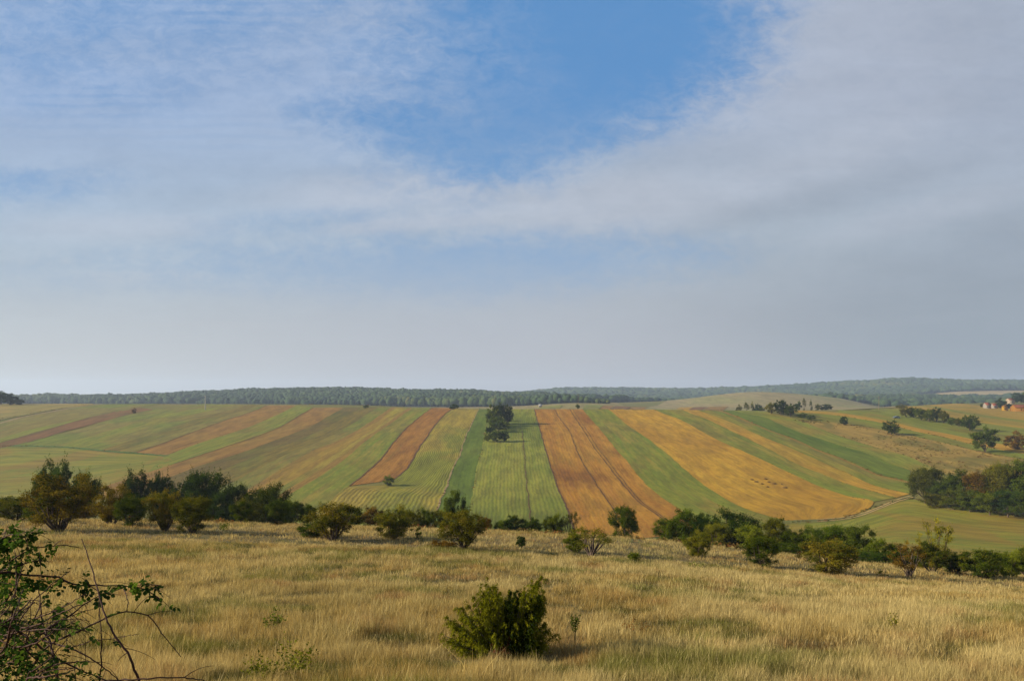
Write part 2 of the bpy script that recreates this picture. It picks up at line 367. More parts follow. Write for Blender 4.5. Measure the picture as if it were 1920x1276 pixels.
TRK_U = [(-60, 800), (0, 787), (47, 778), (90, 770), (131, 764), (175, 758)]
TRK_L = [(-60, 808), (0, 794), (36, 784), (87, 774), (131, 766), (190, 758)]
A1 = [(-60, 838), (0, 822), (51, 807), (109, 794), (160, 783), (211, 774), (262, 764), (300, 757)]
A2 = [(-60, 848), (0, 831), (44, 818), (87, 806), (146, 789), (204, 774), (246, 766), (262, 764)]
A3 = [(-60, 857), (0, 840), (58, 828), (117, 810), (160, 799), (204, 787), (246, 776), (290, 768)]
XB = [(-60, 845), (22, 836), (110, 838), (200, 846), (253, 850), (311, 855)]
D_L = [(253, 849), (301, 833), (376, 805), (426, 787), (480, 769), (500, 760)]
D_R = [(311, 854), (376, 830), (439, 810), (480, 795), (540, 768), (555, 760)]
E_R = [(150, 930), (208, 908), (276, 886), (326, 870), (401, 845), (480, 819), (530, 798), (563, 778), (588, 764)]
F_R = [(230, 935), (323, 893), (376, 873), (426, 857), (480, 839), (530, 820), (585, 798), (620, 778), (645, 764)]
G_R = [(400, 960), (485, 906), (530, 878), (580, 848), (630, 828), (680, 800), (735, 763)]
H_R = [(470, 985), (538, 931), (580, 905), (620, 880), (656, 853), (691, 823), (731, 795), (773, 765)]
I_R = [(560, 985), (618, 941), (656, 911), (693, 881), (721, 853), (743, 823), (773, 793), (811, 764)]
J_R = [(738, 900), (763, 878), (783, 845), (803, 815), (831, 780), (851, 764)]
K_R = [(795, 1010), (815, 965), (839, 908), (851, 876), (861, 855), (876, 813), (889, 785), (899, 764)]
L_R = [(872, 1010), (885, 930), (895, 873), (905, 835), (911, 795), (916, 764)]
M_R = [(1000, 1010), (992, 950), (985, 875), (981, 834), (979, 808), (977, 775), (976, 764)]
N_R = [(1082, 1012), (1062, 953), (1045, 913), (1033, 875), (1023, 845), (1013, 808), (1005, 780), (1001, 764)]
O1 = [(1180, 1012), (1148, 953), (1110, 896), (1083, 848), (1068, 810), (1050, 785), (1038, 764)]
O2 = [(1275, 1000), (1236, 968), (1198, 941), (1166, 906), (1136, 868), (1115, 840), (1088, 798), (1066, 764)]
O_R = [(1330, 990), (1271, 953), (1211, 908), (1171, 860), (1141, 825), (1115, 793), (1093, 768), (1090, 764)]
P_R = [(1510, 985), (1440, 967), (1386, 948), (1336, 921), (1299, 893), (1261, 860), (1218, 825), (1178, 798), (1145, 770), (1138, 764)]
Q_R = [(1638, 941), (1590, 930), (1540, 914), (1490, 891), (1440, 867), (1386, 843), (1336, 820), (1278, 788), (1231, 770), (1222, 765)]
R_R = [(1681, 933), (1590, 908), (1540, 888), (1490, 868), (1440, 841), (1361, 803), (1323, 785), (1283, 770), (1275, 765)]
S_R = [(1706, 926), (1641, 911), (1590, 888), (1540, 866), (1490, 843), (1440, 823), (1361, 788), (1311, 770), (1300, 765)]
T_R = [(1706, 903), (1648, 890), (1619, 877), (1575, 858), (1531, 842), (1487, 822), (1444, 807), (1400, 788), (1355, 770), (1345, 766)]
U_R = [(1706, 881), (1677, 872), (1619, 848), (1575, 835), (1531, 821), (1487, 806), (1458, 793), (1429, 781), (1400, 776), (1365, 767)]
V_R = [(1790, 905), (1750, 878), (1700, 855), (1640, 838), (1580, 820), (1530, 800), (1500, 788), (1450, 775), (1400, 766)]

f_soil = field_mat('ploughed orange soil', SOIL, SOIL2, 1.3, .5, SOILD, .75, .018, .45, .25, 1)
f_soil_b = field_mat('ploughed red soil', (0.33, 0.170, 0.048), (0.22, 0.098, 0.024), 1.4, .45, SOILD, .4, .02, .5, .1, 2)
f_soil_c = field_mat('pale brown stubble', (0.27, 0.155, 0.060), (0.185, 0.105, 0.038), 1.8, .35, OLV, .4, .03, .6, 0, 3)
f_gold = field_mat('golden stubble', GOLD, GOLD2, 1.8, .25, (0.28, 0.150, 0.025), .55, .014, .7, 0, 4)
f_gold_b = field_mat('orange stubble', (0.41, 0.26, 0.055), (0.31, 0.17, 0.03), 2.0, .2, GRN2, .3, .03, .6, 0, 5)
f_yel = field_mat('yellow striped stubble', (0.31, 0.245, 0.062), (0.21, 0.17, 0.05), 1.35, 1.5, GRN, .6, .02, .4, 0, 6)
f_yel_b = field_mat('yellow brown weeds', (0.28, 0.205, 0.055), (0.22, 0.135, 0.04), 2.2, .25, (0.26, 0.26, 0.04), .6, .022, .75, 0, 7)
f_grn = field_mat('green field', GRN, GRN2, 1.5, .25, (0.16, 0.11, 0.045), .45, .025, .6, 0, 8)
f_grn_b = field_mat('striped green field', (0.15, 0.195, 0.04), (0.23, 0.225, 0.06), 1.3, .7, DGRN, .5, .02, .5, 0, 9)
f_dgrn = field_mat('dark green field', DGRN, (0.105, 0.155, 0.020), 1.6, .2, (0.13, 0.165, 0.035), .5, .03, .5, 0, 10)
f_olv = field_mat('olive fallow field', OLV2, OLV, 1.8, .22, (0.10, 0.13, 0.03), .6, .025, .7, 0, 11)
f_olv_b = field_mat('green olive fallow', (0.15, 0.16, 0.045), (0.19, 0.14, 0.058), 2.0, .22, GRN, .7, .02, .7, 0, 12)
f_brn = field_mat('dark brown ploughland', BRN, (0.145, 0.075, 0.043), 1.6, .3, OLV2, .3, .03, .5, 0, 13)
f_pst = field_mat('grass pasture', (0.125, 0.160, 0.030), (0.25, 0.215, 0.05), 4.0, .08, (0.22, 0.15, 0.045), .7, .045, .3, .1, 14)
f_scrub = field_mat('tan scrub', TAN, (0.25, 0.175, 0.07), 5.0, .1, (0.13, 0.12, 0.04), .75, .05, .2, .25, 15)
f_corn = field_mat('yellow maize field', (0.36, 0.235, 0.05), (0.27, 0.19, 0.045), 2.2, .3, (0.19, 0.17, 0.045), .6, .03, .6, 0, 16)
f_thin = field_mat('striped pasture', (0.20, 0.21, 0.05), (0.13, 0.17, 0.034), 2.5, .2, (0.28, 0.18, 0.06), .5, .03, .85, 0, 17)

strip([(-60, 757), (0, 757), (90, 757), (175, 757)], TRK_U[:], field_mat('pasture on ridge', (0.17, 0.165, 0.055), (0.24, 0.19, 0.09), 3, .1, TAN, .5, .03, .3, 0, 18))
strip(TRK_L, A1, f_olv_b); strip(A1, A2, f_grn); strip(A2, A3, f_brn)
strip([(-60, 857), (0, 840), (22, 836), (110, 838), (200, 846), (253, 849), (270, 844)][2:], [(290, 768), (246, 776), (300, 765), (400, 757), (470, 757), (500, 760)][0:1] + [(340, 762), (420, 757), (470, 757), (500, 759)], f_olv_b, n=60, m=24) if False else None
# large olive field between the dark strip and the first brown one: several side by side bands
def lerp_pl(a, b, s, n=24):
    a = resample(a, n); b = resample(b, n); return [tuple(v) for v in a * (1 - s) + b * s]
Cl = [(22, 836), (117, 811), (160, 800), (204, 787), (246, 776), (300, 766), (380, 757)]
bands = [lerp_pl(Cl, D_L, s) for s in (0, .3, .52, .7, .86)] + [D_L]
for i_, mm in enumerate((f_olv_b, f_grn, f_olv_b, f_olv, f_olv_b)): strip(bands[i_], bands[i_ + 1], mm)
strip(D_L, D_R, f_soil_c)
strip(D_R, E_R[2:] , f_grn)
# lower left green, below the cross boundary
LG0 = [(-60, 845), (22, 837), (110, 839), (200, 847), (253, 851), (311, 856), (330, 868)]
LG1 = [(-60, 960), (20, 955), (90, 948), (150, 930), (208, 908), (276, 886), (330, 869)]
strip(LG0, LG1, f_pst, m=20)
def multi(a, b, cuts, mats):
    bb = [a] + [lerp_pl(a, b, c_) for c_ in cuts] + [b]
    for i_, mm in enumerate(mats): strip(bb[i_], bb[i_ + 1], mm)
f_brn2 = field_mat('brown weedy stubble', (0.27, 0.165, 0.055), (0.19, 0.12, 0.04), 1.7, .3, OLV, .5, .03, .6, 0, 24)
f_olv_d = field_mat('dark olive brown fallow', (0.105, 0.082, 0.028), (0.145, 0.105, 0.036), 1.8, .2, (0.09, .105, .02), .5, .03, .6, 0, 25)
f_grn_c = field_mat('green field with dry streaks', (0.135, 0.165, 0.028), (0.26, 0.20, 0.06), 1.6, .3, GRN, .5, .03, .8, 0, 26)
strip(E_R, F_R, f_soil_c); multi(F_R, G_R, (.35, .72), (f_olv_d, f_olv, f_olv_b)); multi(G_R, H_R, (.22, .6, .8), (f_brn2, f_yel_b, f_yel, f_brn2)); multi(H_R, I_R, (.4, .6), (f_grn, f_grn_c, f_grn))
strip(I_R[2:], J_R, f_soil_b)
KB = [(560, 985), (618, 941), (656, 912), (700, 911), (728, 906), (738, 899), (763, 878), (783, 845), (803, 815), (831, 780), (851, 764)]
strip(KB, K_R, f_yel, m=22); strip(K_R, L_R, f_dgrn); strip(L_R, M_R, f_grn_b); strip(M_R, N_R, f_grn_b)
strip(N_R, O1, f_soil); strip(O1, O2, f_soil); strip(O2, O_R, f_soil)
multi(O_R, P_R, (.3, .7), (f_grn, f_grn_c, f_grn))
QB = [(1510, 978), (1560, 972), (1610, 958), (1638, 941)]
strip([(1480, 978)] + P_R[1:], [(1560, 975), (1625, 955)] + Q_R, f_gold, m=24)
multi(Q_R, R_R, (.45,), (f_grn, f_grn_c)); strip(R_R, S_R, f_gold_b); multi(S_R, T_R, (.5, .85), (f_grn_c, f_olv_b, f_brn2)); strip(T_R, U_R, f_dgrn); strip(U_R, V_R, f_thin)
# scrub and upper right strips
W1 = [(1500, 788), (1560, 792), (1620, 800), (1700, 815), (1760, 828), (1830, 845), (1960, 868)]
W0 = [(1500, 789), (1560, 812), (1640, 838), (1700, 855), (1750, 878), (1800, 900), (1960, 930)]
strip(W1, W0, f_scrub, m=16)
Y1 = [(1440, 770), (1540, 776), (1640, 790), (1713, 808), (1780, 822), (1827, 834), (1960, 858)]
Y2 = [(1430, 768), (1540, 771), (1640, 784), (1713, 801), (1780, 814), (1827, 824), (1960, 846)]
Y3 = [(1430, 767), (1540, 767), (1640, 776), (1713, 793), (1780, 806), (1827, 815), (1960, 834)]
Y4 = [(1560, 767), (1600, 766), (1680, 778), (1740, 792), (1790, 800), (1850, 808), (1960, 820)]
Y5 = [(1600, 765), (1650, 765), (1710, 768), (1780, 782), (1850, 794), (1960, 808)]
Y6 = [(1640, 763), (1690, 761), (1740, 763), (1790, 773), (1860, 784), (1960, 797)]
Y6b = [(1650, 762), (1690, 760), (1740, 761), (1790, 769), (1860, 780), (1960, 793)]
Y7 = [(1690, 758), (1740, 757), (1790, 756), (1850, 762), (1900, 767), (1960, 771)]
strip(Y1, W1, f_grn, d1=980); strip(Y2, Y1, f_gold_b, d1=980); strip(Y3, Y2, f_thin, d1=980); strip(Y4, Y3, f_grn, d1=980)
strip(Y5, Y4, f_thin, d1=980); strip(Y6, Y5, f_corn, d1=980); strip(Y6b, Y6, f_grn, d1=980); strip(Y7, Y6b, f_corn, d1=980)
# valley meadow on the right
G1 = [(1480, 980), (1560, 976), (1640, 952), (1700, 936), (1760, 945), (1850, 960), (2000, 975)]
G0 = [(1380, 1044), (1480, 1052), (1560, 1058), (1640, 1064), (1720, 1070), (1850, 1080), (2000, 1085)]
strip(G1, G0, f_pst, m=22, d0=90)
# dark furrow lines between the strips, and pale ruts
def ribbon(pl, wdt, mat, name, lift=.24, d0=130, d1=660, n=120, kind='structure', wob=0.0):
    a = resample(pl, n); e = jig([unproj(*p, d0, d1) for p in a]); tn = np.gradient(e, axis=0); tn /= np.maximum(np.hypot(*tn.T), 1e-6)[:, None]
    nr = np.stack([-tn[:, 1], tn[:, 0]], -1); ww = wdt * (1 + wob * (rng.random(n) - .5))[:, None] / 2
    l = e + nr * ww; r = e - nr * ww
    v = np.concatenate([np.c_[l, hz(l[:, 0], l[:, 1]) + lift], np.c_[r, hz(r[:, 0], r[:, 1]) + lift]])
    i = np.arange(n - 1); q = np.stack([i, i + n, i + n + 1, i + 1], -1)
    me = npmesh(name, v, q, np.full(len(q), 4), smooth=True)
    if me.polygons[0].normal.z < 0: me.flip_normals()
    return tag(link(name, me, mat=mat), kind=kind)
m_fur = plain('dark furrow soil', (0.075, 0.038, 0.013), .95, .3, .4)
m_edge = plain('dry field edge', (0.19, 0.135, 0.06), .95, .25, .4)
m_rut = plain('pale dirt', (0.30, 0.205, 0.075), .95, .15, .5)
m_verge = plain('rough grass verge', (0.085, 0.085, 0.020), .95, .35, .3)
for pl, w_ in ((N_R, .55), (O1, .36), (O2, .42), (J_R, .7), (I_R[2:], .6), (M_R[:5], .28), (E_R[3:], .6), (D_L, .7), (A2, .7), (A3[1:], .5)):
    ribbon(pl, w_, m_fur, 'furrow', wob=.9)
ribbon([(x_ + 6, y_) for x_, y_ in O2], .3, m_fur, 'furrow', wob=.9)
ribbon(K_R, .5, m_edge, 'field_edge', wob=1.2)
ribbon(XB[1:], 2.6, plain('lush field edge', (0.045, 0.085, 0.015), .95, .2, .3), 'field_edge', lift=.26, wob=.6)
ribbon([(x_, y_ + .5) for x_, y_ in TRK_U], 1.6, m_verge, 'field_edge', wob=.5); ribbon([(x_, y_ - .4) for x_, y_ in TRK_L], 2.2, m_edge, 'dirt_track', wob=.5)
PTH = [(1712, 931), (1680, 940), (1650, 952), (1620, 964), (1580, 973), (1530, 977), (1480, 979), (1440, 981)]
strip([(x_, y_ - 3) for x_, y_ in PTH], [(x_, y_ + 3) for x_, y_ in PTH], m_verge, lift=.22, name='dirt_track', m=3)
for dy in (-1.9, 1.7): ribbon([(x_, y_ + dy) for x_, y_ in PTH[:6]], .6, m_rut, 'dirt_track', lift=.28, wob=.5)

# distant farmland patches beyond the ridge
def far_patch(pl, d_near, d_far, mat, n=40, m=18, name='distant_field', lift=.6):
    """pl: list of (px_left,px_right) from near to far"""
    pts = []
    for i in range(n):
        s = i / (n - 1); d = d_near + (d_far - d_near) * s
        l = np.interp(s, np.linspace(0, 1, len(pl)), [p[0] for p in pl]); r = np.interp(s, np.linspace(0, 1, len(pl)), [p[1] for p in pl])
        for j in range(m + 1):
            x = (l + (r - l) * j / m - CX) / F * d; pts.append((x, d, 0))
    v = np.array(pts); v[:, 2] = hz(v[:, 0], v[:, 1]) + lift
    idx = np.arange(n * (m + 1)).reshape(n, m + 1); q = np.stack([idx[:-1, :-1], idx[:-1, 1:], idx[1:, 1:], idx[1:, :-1]], -1).reshape(-1, 4)
    me = npmesh(name, v, q, np.full(len(q), 4), uv=v[:, :2] * .5, smooth=True)
    return tag(link(name, me, mat=mat), kind='structure')
m_pale = field_mat('pale harvested hill', (0.235, 0.215, 0.125), (0.275, 0.225, 0.14), 6, .1, (0.20, 0.215, 0.09), .6, .006, .6, 0, 20)
m_pale2 = field_mat('pale straw hill', (0.34, 0.27, 0.14), (0.30, 0.23, 0.12), 6, .1, None, 0, .01, .6, 0, 21)
far_patch([(1150, 1700), (1200, 1690), (1235, 1660), (1260, 1610)], 640, 1240, m_pale, 60, 40)
far_patch([(1700, 2100), (1730, 2100), (1760, 2100)], 2080, 2480, m_pale2, 20, 20)
far_patch([(700, 1180), (820, 1150)], 780, 1180, field_mat('far pasture', (0.24, 0.21, 0.095), (0.19, 0.175, 0.06), 8, .1, (0.27, 0.19, 0.10), .6, .01, .6, 0, 22), 30, 30)
for i_, (l_, r_, mt_) in enumerate([(1085, 1115, f_grn), (1118, 1136, f_soil_c), (1140, 1168, f_brn), (1172, 1200, f_soil_c), (1262, 1284, f_gold_b), (1286, 1310, f_brn), (1314, 1350, f_soil_c), (1000, 1040, f_grn)]):
    far_patch([(l_, r_), (l_ + 14, r_ + 16)], 700, 900, mt_, 12, 5, lift=.9)

# ------------------------------------------------------------------ foliage
def leaf_mat(name, autumn=(0.145, 0.055, 0.010), trans=0.28):
    m = bpy.data.materials.new(name); m.use_nodes = True; t = NT(m.node_tree); t.n.clear()
    oi = t.n.new('ShaderNodeObjectInfo'); at = t.n.new('ShaderNodeAttribute'); at.attribute_name = 'rnd'
    r = at.outputs['Fac']
    n = t.noise(t.n.new('ShaderNodeTexCoord').outputs['Object'], 3.2, 3, .6)
    base = t.mix(t.mr(r, 0, 1, 0, 1, False), t.mix(1.0, oi.outputs['Color'], (0.30, 0.37, 0.26), 'MULTIPLY'), t.mix(1.0, oi.outputs['Color'], (1.32, 1.24, .42), 'MULTIPLY'))
    # alpha of the object colour = share of turned leaves, clustered
    thr = t.math('ADD', t.math('MULTIPLY', n, 0.75), t.math('MULTIPLY', r, 0.35))
    am = t.math('MULTIPLY', t.math('SUBTRACT', t.math('ADD', thr, oi.outputs['Alpha']), 1.0), 3.2, clamp=True)
    am = t.math('MINIMUM', am, 0.8)
    c = t.mix(am, base, t.mix(r, autumn, (autumn[0] * 1.2, autumn[1] * 2.2, autumn[2] * 1.6)))
    d = t.n.new('ShaderNodeBsdfDiffuse'); t.link(c, d.inputs[0])
    tr = t.n.new('ShaderNodeBsdfTranslucent'); t.link(t.mix(1.0, c, (1.15, 1.2, 0.6), 'MULTIPLY'), tr.inputs[0])
    mx = t.n.new('ShaderNodeMixShader'); mx.inputs[0].default_value = trans
    t.link(d.outputs[0], mx.inputs[1]); t.link(tr.outputs[0], mx.inputs[2])
    o = t.n.new('ShaderNodeOutputMaterial'); t.link(mx.outputs[0], o.inputs[0])
    return m
m_leaf = leaf_mat('tree leaves')
m_bark = plain('bark', (0.075, 0.055, 0.042), .95, .35, 8)

def quads(cen, size, rnd, flat=0.0, g=rng, aspect=0.6):
    n = len(cen); a = g.normal(size=(n, 3)); a /= np.linalg.norm(a, axis=1)[:, None]
    b_ = g.normal(size=(n, 3)); b_ -= (b_ * a).sum(1)[:, None] * a; b_ /= np.linalg.norm(b_, axis=1)[:, None]
    s = np.asarray(size)[:, None]; a = a * s; b_ = b_ * s * aspect
    v = np.stack([cen - a, cen + b_ * .9 - a * .1, cen + a, cen - b_ * .9 + a * .1], 1).reshape(-1, 3)
    return v, np.repeat(rnd, 4)
def tube(path, rad, sides=6):
    path = np.array(path, float); n = len(path); rad = np.broadcast_to(np.asarray(rad, float), (n,))
    tn = np.gradient(path, axis=0); tn /= np.maximum(np.linalg.norm(tn, axis=1), 1e-9)[:, None]
    up = np.array([0.3, 1.0, 0.1]); V_ = []
    for i in range(n):
        a = np.cross(tn[i], up); a /= max(np.linalg.norm(a), 1e-6); b_ = np.cross(tn[i], a)
        for k in range(sides):
            an = 2 * math.pi * k / sides; V_.append(path[i] + rad[i] * (a * math.cos(an) + b_ * math.sin(an)))
    Fq = []
    for i in range(n - 1):
        for k in range(sides):
            k2 = (k + 1) % sides; Fq.append((i*sides+k, i*sides+k2, (i+1)*sides+k2, (i+1)*sides+k))
    return np.array(V_), Fq
class MB:
    def __init__(s): s.v = []; s.f = []; s.n = 0
    def add(s, v, f):
        s.v.append(np.asarray(v, float)); s.f += [tuple(i + s.n for i in q) for q in f]; s.n += len(v); return s
    def tube(s, path, rad, sides=6): return s.add(*tube(path, rad, sides))
    def box(s, x0, x1, y0, y1, z0, z1):
        v = [(x, y, z) for z in (z0, z1) for y in (y0, y1) for x in (x0, x1)]
        return s.add(v, [(0, 2, 3, 1), (4, 5, 7, 6), (0, 1, 5, 4), (2, 6, 7, 3), (0, 4, 6, 2), (1, 3, 7, 5)])
    def mesh(s, name, smooth=False):
        me = npmesh(name, np.concatenate(s.v), [i for q in s.f for i in q], [len(q) for q in s.f], smooth=smooth); return me

def proto(kind, seed):
    """normalised plant: height 1, width 1; returns trunk mesh and crown mesh"""
    g = np.random.default_rng(seed); k = dict(
        haw=(92, 170, .0150, .05, .55, 'vase'), bush=(104, 170, .0150, .0, .5, 'low'), tree=(96, 165, .0155, .14, .5, 'round'),
        far=(60, 75, .030, .05, .5, 'round'), farbush=(56, 75, .030, .0, .5, 'low'), poplar=(26, 60, .030, .05, .5, 'slim'), sparse=(34, 80, .017, .18, .5, 'vase'),
        sprig=(12, 28, .055, .05, .5, 'low'))[kind]
    ncl, nl, ls, z0, _, shape = k
    cs = []; tries = 0
    lob = g.normal(size=(5, 3)); lob /= np.linalg.norm(lob, axis=1)[:, None]; lobw = g.uniform(-.22, .22, 5)
    while len(cs) < ncl:
        d = g.normal(size=3); d /= np.linalg.norm(d); r = g.random() ** .42
        r *= 1 + sum(max(0, float(d @ lob[i])) ** 2 * lobw[i] for i in range(5))
        p = d * r * .40
        if shape == 'low':
            z = .47 + p[2] * 1.05; sc_ = 1.0 - .12 * max(0, .35 - z)
        elif shape == 'vase':
            z = z0 + .42 + p[2] * .95; sc_ = .68 + .42 * min(1, max(0, (z - z0) / .45))
        elif shape == 'slim': z = .5 + p[2] * 1.15; sc_ = 1.0 * (1.1 - .6 * z)
        else: z = z0 + .40 + p[2] * .9; sc_ = 1.0
        cs.append((p[0] * sc_ * 1.02, p[1] * sc_ * 1.02, z))
    cs = np.array(cs)
    P_ = []; Rn = []; S_ = []
    for c_ in cs:
        rad = g.uniform(.06, .12); m = int(nl * (rad / .085) ** 1.5); q = g.normal(size=(m, 3)); q /= np.linalg.norm(q, axis=1)[:, None]
        q *= (g.random((m, 1)) ** .55) * rad; q[:, 2] *= .8; P_.append(c_ + q); base = g.uniform(.1, .9)
        Rn.append(np.clip(base + g.normal(size=m) * .18 , 0, 1)); S_.append(g.uniform(.6, 1.3, m) * ls)
        for _s in range(2 if kind not in ('far', 'farbush') else 1):          # twigs that stick out
            d = c_ - np.array([0, 0, .45]); d = d / max(np.linalg.norm(d), .05) + g.normal(size=3) * .5; d[2] += .3; d /= np.linalg.norm(d)
            m2 = 14; tt = g.random((m2, 1)) * rad * 1.35 + rad * .3; P_.append(c_ + d * tt + g.normal(size=(m2, 3)) * .010)
            Rn.append(np.clip(base + .1 + g.normal(size=m2) * .15, 0, 1)); S_.append(g.uniform(.5, .9, m2) * ls)
    P_ = np.concatenate(P_); Rn = np.concatenate(Rn); S_ = np.concatenate(S_)
    P_[:, 2] = np.maximum(P_[:, 2], .012)
    # fit to unit box
    lo = np.quantile(P_, .004, axis=0); hi = np.quantile(P_, .996, axis=0)
    P_[:, 0] = (P_[:, 0] - (lo[0] + hi[0]) / 2) / (hi[0] - lo[0]); P_[:, 1] = (P_[:, 1] - (lo[1] + hi[1]) / 2) / (hi[1] - lo[1])
    zs = 1.0 / hi[2]; P_[:, 2] *= zs
    cs[:, 0] = (cs[:, 0] - (lo[0] + hi[0]) / 2) / (hi[0] - lo[0]); cs[:, 1] = (cs[:, 1] - (lo[1] + hi[1]) / 2) / (hi[1] - lo[1]); cs[:, 2] *= zs
    v, r4 = quads(P_, S_, Rn, g=g)
    crown = npmesh(kind + '_crown', v, np.arange(len(v)), np.full(len(v) // 4, 4), fl=r4); crown.materials.append(m_leaf)
    tb = MB(); stems = dict(haw=5, bush=6, tree=1, far=1, farbush=3, poplar=1, sparse=4, sprig=3)[kind]
    hub = np.array([0, 0, .10 if stems > 1 else z0 + .18])
    if stems == 1: tb.tube([(0, 0, -.06), (.004, 0, z0 * .5), (0.01, .005, z0 + .1), (0, 0, z0 + .35)], [.034, .026, .02, .008], 7)
    order = g.permutation(len(cs))[: (16 if kind in ('haw', 'sparse') else 10 if 'far' not in kind else 5)]
    for i, j in enumerate(order):
        c_ = cs[j]; a = 2 * math.pi * i / max(stems, 1)
        b0 = np.array([.02 * math.cos(a), .02 * math.sin(a), -.05]) if stems > 1 else np.array([0, 0, z0 * .8])
        mid = b0 * .45 + c_ * .45 + g.normal(size=3) * .035; mid[2] = b0[2] + (c_[2] - b0[2]) * .42
        m2 = mid * .45 + c_ * .55 + g.normal(size=3) * .02
        r0 = .017 if stems > 1 else .013
        tb.tube([b0, mid, m2, c_], [r0 * 1.2, r0 * .8, r0 * .5, r0 * .2], 5)
    trunk = tb.mesh(kind + '_trunk'); trunk.materials.append(m_bark)
    return trunk, crown
PR = {}
for kd, nsd in (('haw', 5), ('bush', 5), ('tree', 4), ('far', 5), ('farbush', 3), ('poplar', 2), ('sparse', 2), ('sprig', 2)):
    PR[kd] = [proto(kd, 100 + 7 * i + len(kd) * 31) for i in range(nsd)]
cnt = {}
GREEN = (0.060, 0.085, 0.018); DARK = (0.030, 0.052, 0.018); OLIVE = (0.105, 0.105, 0.024); YEL = (0.17, 0.155, 0.025); RUST = (0.125, 0.070, 0.024); BLUE = (0.030, 0.055, 0.026); LITE = (0.105, 0.13, 0.026)
def plant(name, kind, px, base, top, wid, colr, aut, label, cat, group=None, d=None, d0=130, d1=700, var=None, depth=None, rz=None):
    """base: photo row of its foot, or None with d = distance in metres when the foot is hidden"""
    if d is None:
        if d0 < 60: x, dd = unproj(px, base, 7, 66)
        else: x, dd = unproj(px, base, d0, d1)
    else: dd = d; x = (px - CX) / F * dd
    z = float(hz(x, dd)); ztop = -(top - HY) / F * dd; h = max(ztop - z, .15); wm = wid / F * dd
    i = cnt.get(kind, 0); cnt[kind] = i + 1; i = (var if var is not None else i) % len(PR[kind]); tr, cr = PR[kind][i]
    root = bpy.data.objects.new(name, None); C.objects.link(root); root.location = (x, dd, z)
    root.rotation_euler = (0, 0, random.uniform(0, 6.28) if rz is None else rz); root.scale = (wm, wm if depth is None else depth, h)
    tag(root, label, cat, group)
    a = link('trunk', tr, root); b_ = link('crown', cr, root)
    j = random.uniform(.75, 1.3)
    b_.color = (colr[0] * j * random.uniform(.94, 1.06), colr[1] * j, colr[2] * j, aut)
    return root
SH = 'hawthorn shrubs along the lower edge of the meadow'
def near(kind, px, base, top, wid, colr, aut, label, name=None, cat='shrub', **kw):
    return plant(name or ('hawthorn_tree' if kind in ('haw', 'sparse') else 'shrub'), kind, px, base, top, wid, colr, aut, label, cat, SH, d0=10, **kw)
def nfar(kind, px, top, wid, d, colr, aut, label, name='tree', cat='tree', grp='trees in the valley behind the shrubs', **kw):
    return plant(name, kind, px, None, top, wid, colr, aut, label, cat, grp, d=d, **kw)

near('haw', 110, 996, 887, 122, OLIVE, .58, 'largest hawthorn at the far left, orange tinged crown on thick dark stems', cat='tree', var=0)
near('bush', 30, 976, 930, 84, (.075, .085, .02), .42, 'brownish green bush left of the largest orange tinged hawthorn', var=0)
near('bush', -15, 972, 932, 60, DARK, .1, 'dark green bush cut by the left edge of the photo')
near('bush', 78, 980, 945, 60, LITE, .1, 'small fresh green bush at the foot of the largest hawthorn, on its left')
near('bush', 145, 968, 950, 70, RUST, .3, 'low reddish brown scrub just right of the largest hawthorn trunk')
near('haw', 210, 984, 908, 74, OLIVE, .60, 'orange topped hawthorn, first to the right of the largest one')
near('bush', 246, 987, 925, 58, GREEN, .25, 'dark dense hawthorn bush just right of the orange topped one', var=1)
near('haw', 310, 996, 918, 72, OLIVE, .55, 'orange brown hawthorn with a pale forked trunk, left of a dark round bush')
near('bush', 362, 1000, 930, 70, OLIVE, .36, 'rounded dark bush touching the ground, right of the hawthorn with a pale forked trunk', var=3)
near('tree', 452, 982, 940, 42, GREEN, .3, 'small tree on a thin stem in the gap right of the left hawthorn group', cat='tree', name='small_tree')
near('bush', 520, 972, 932, 50, GREEN, .35, 'green and rust bush under the olive crowned tree left of centre')
near('tree', 577, 978, 944, 32, GREEN, .2, 'little dark tree with a bare stem, left of the wide leaning hawthorn', cat='tree', name='small_tree')
near('haw', 626, 1014, 942, 102, OLIVE, .50, 'wide hawthorn left of centre with a dark trunk and a limb leaning right, orange tips', cat='tree', var=2)
near('bush', 586, 1008, 978, 56, GREEN, .3, 'low green bush at the left foot of the wide leaning hawthorn')
near('bush', 738, 1010, 950, 70, OLIVE, .42, 'upright yellow green and rusty bush between the two wide central hawthorns', var=2)
near('sprig', 783, 1014, 988, 22, LITE, .1, 'little bright green sapling right of the upright rusty bush', name='sapling')
near('haw', 868, 1032, 955, 86, OLIVE, .36, 'airy olive hawthorn with twisted dark stems, left above the juniper', cat='tree', var=4)
near('farbush', 828, 1030, 1013, 54, RUST, .5, 'low heap of reddish dead brush at the left foot of the airy olive hawthorn', name='brush_pile', cat='brush pile')
near('bush', 977, 1027, 1004, 20, DARK, .05, 'small round dark green bush alone in the dry grass near the centre', var=4)
near('sparse', 1107, 1042, 990, 92, OLIVE, .40, 'spreading bush with thin bare grey stems in front of the orange ploughed field', var=0)
near('bush', 1078, 1035, 998, 44, LITE, .15, 'yellow green bush hugging the left side of the spreading bare stemmed bush')
near('bush', 1188, 1053, 1034, 26, LITE, .1, 'small light green bush alone below the round tree on the orange field')
near('bush', 1306, 1044, 996, 52, OLIVE, .35, 'brown tipped bush standing alone in front of the dark hedge, right of the wheel ruts')
near('bush', 1428, 1063, 1004, 66, GREEN, .3, 'green bush at the meadow edge left of the largest russet topped bush')
near('bush', 1550, 1076, 1008, 104, OLIVE, .52, 'large russet topped bush on the dry meadow at right, dark at its foot', var=1)
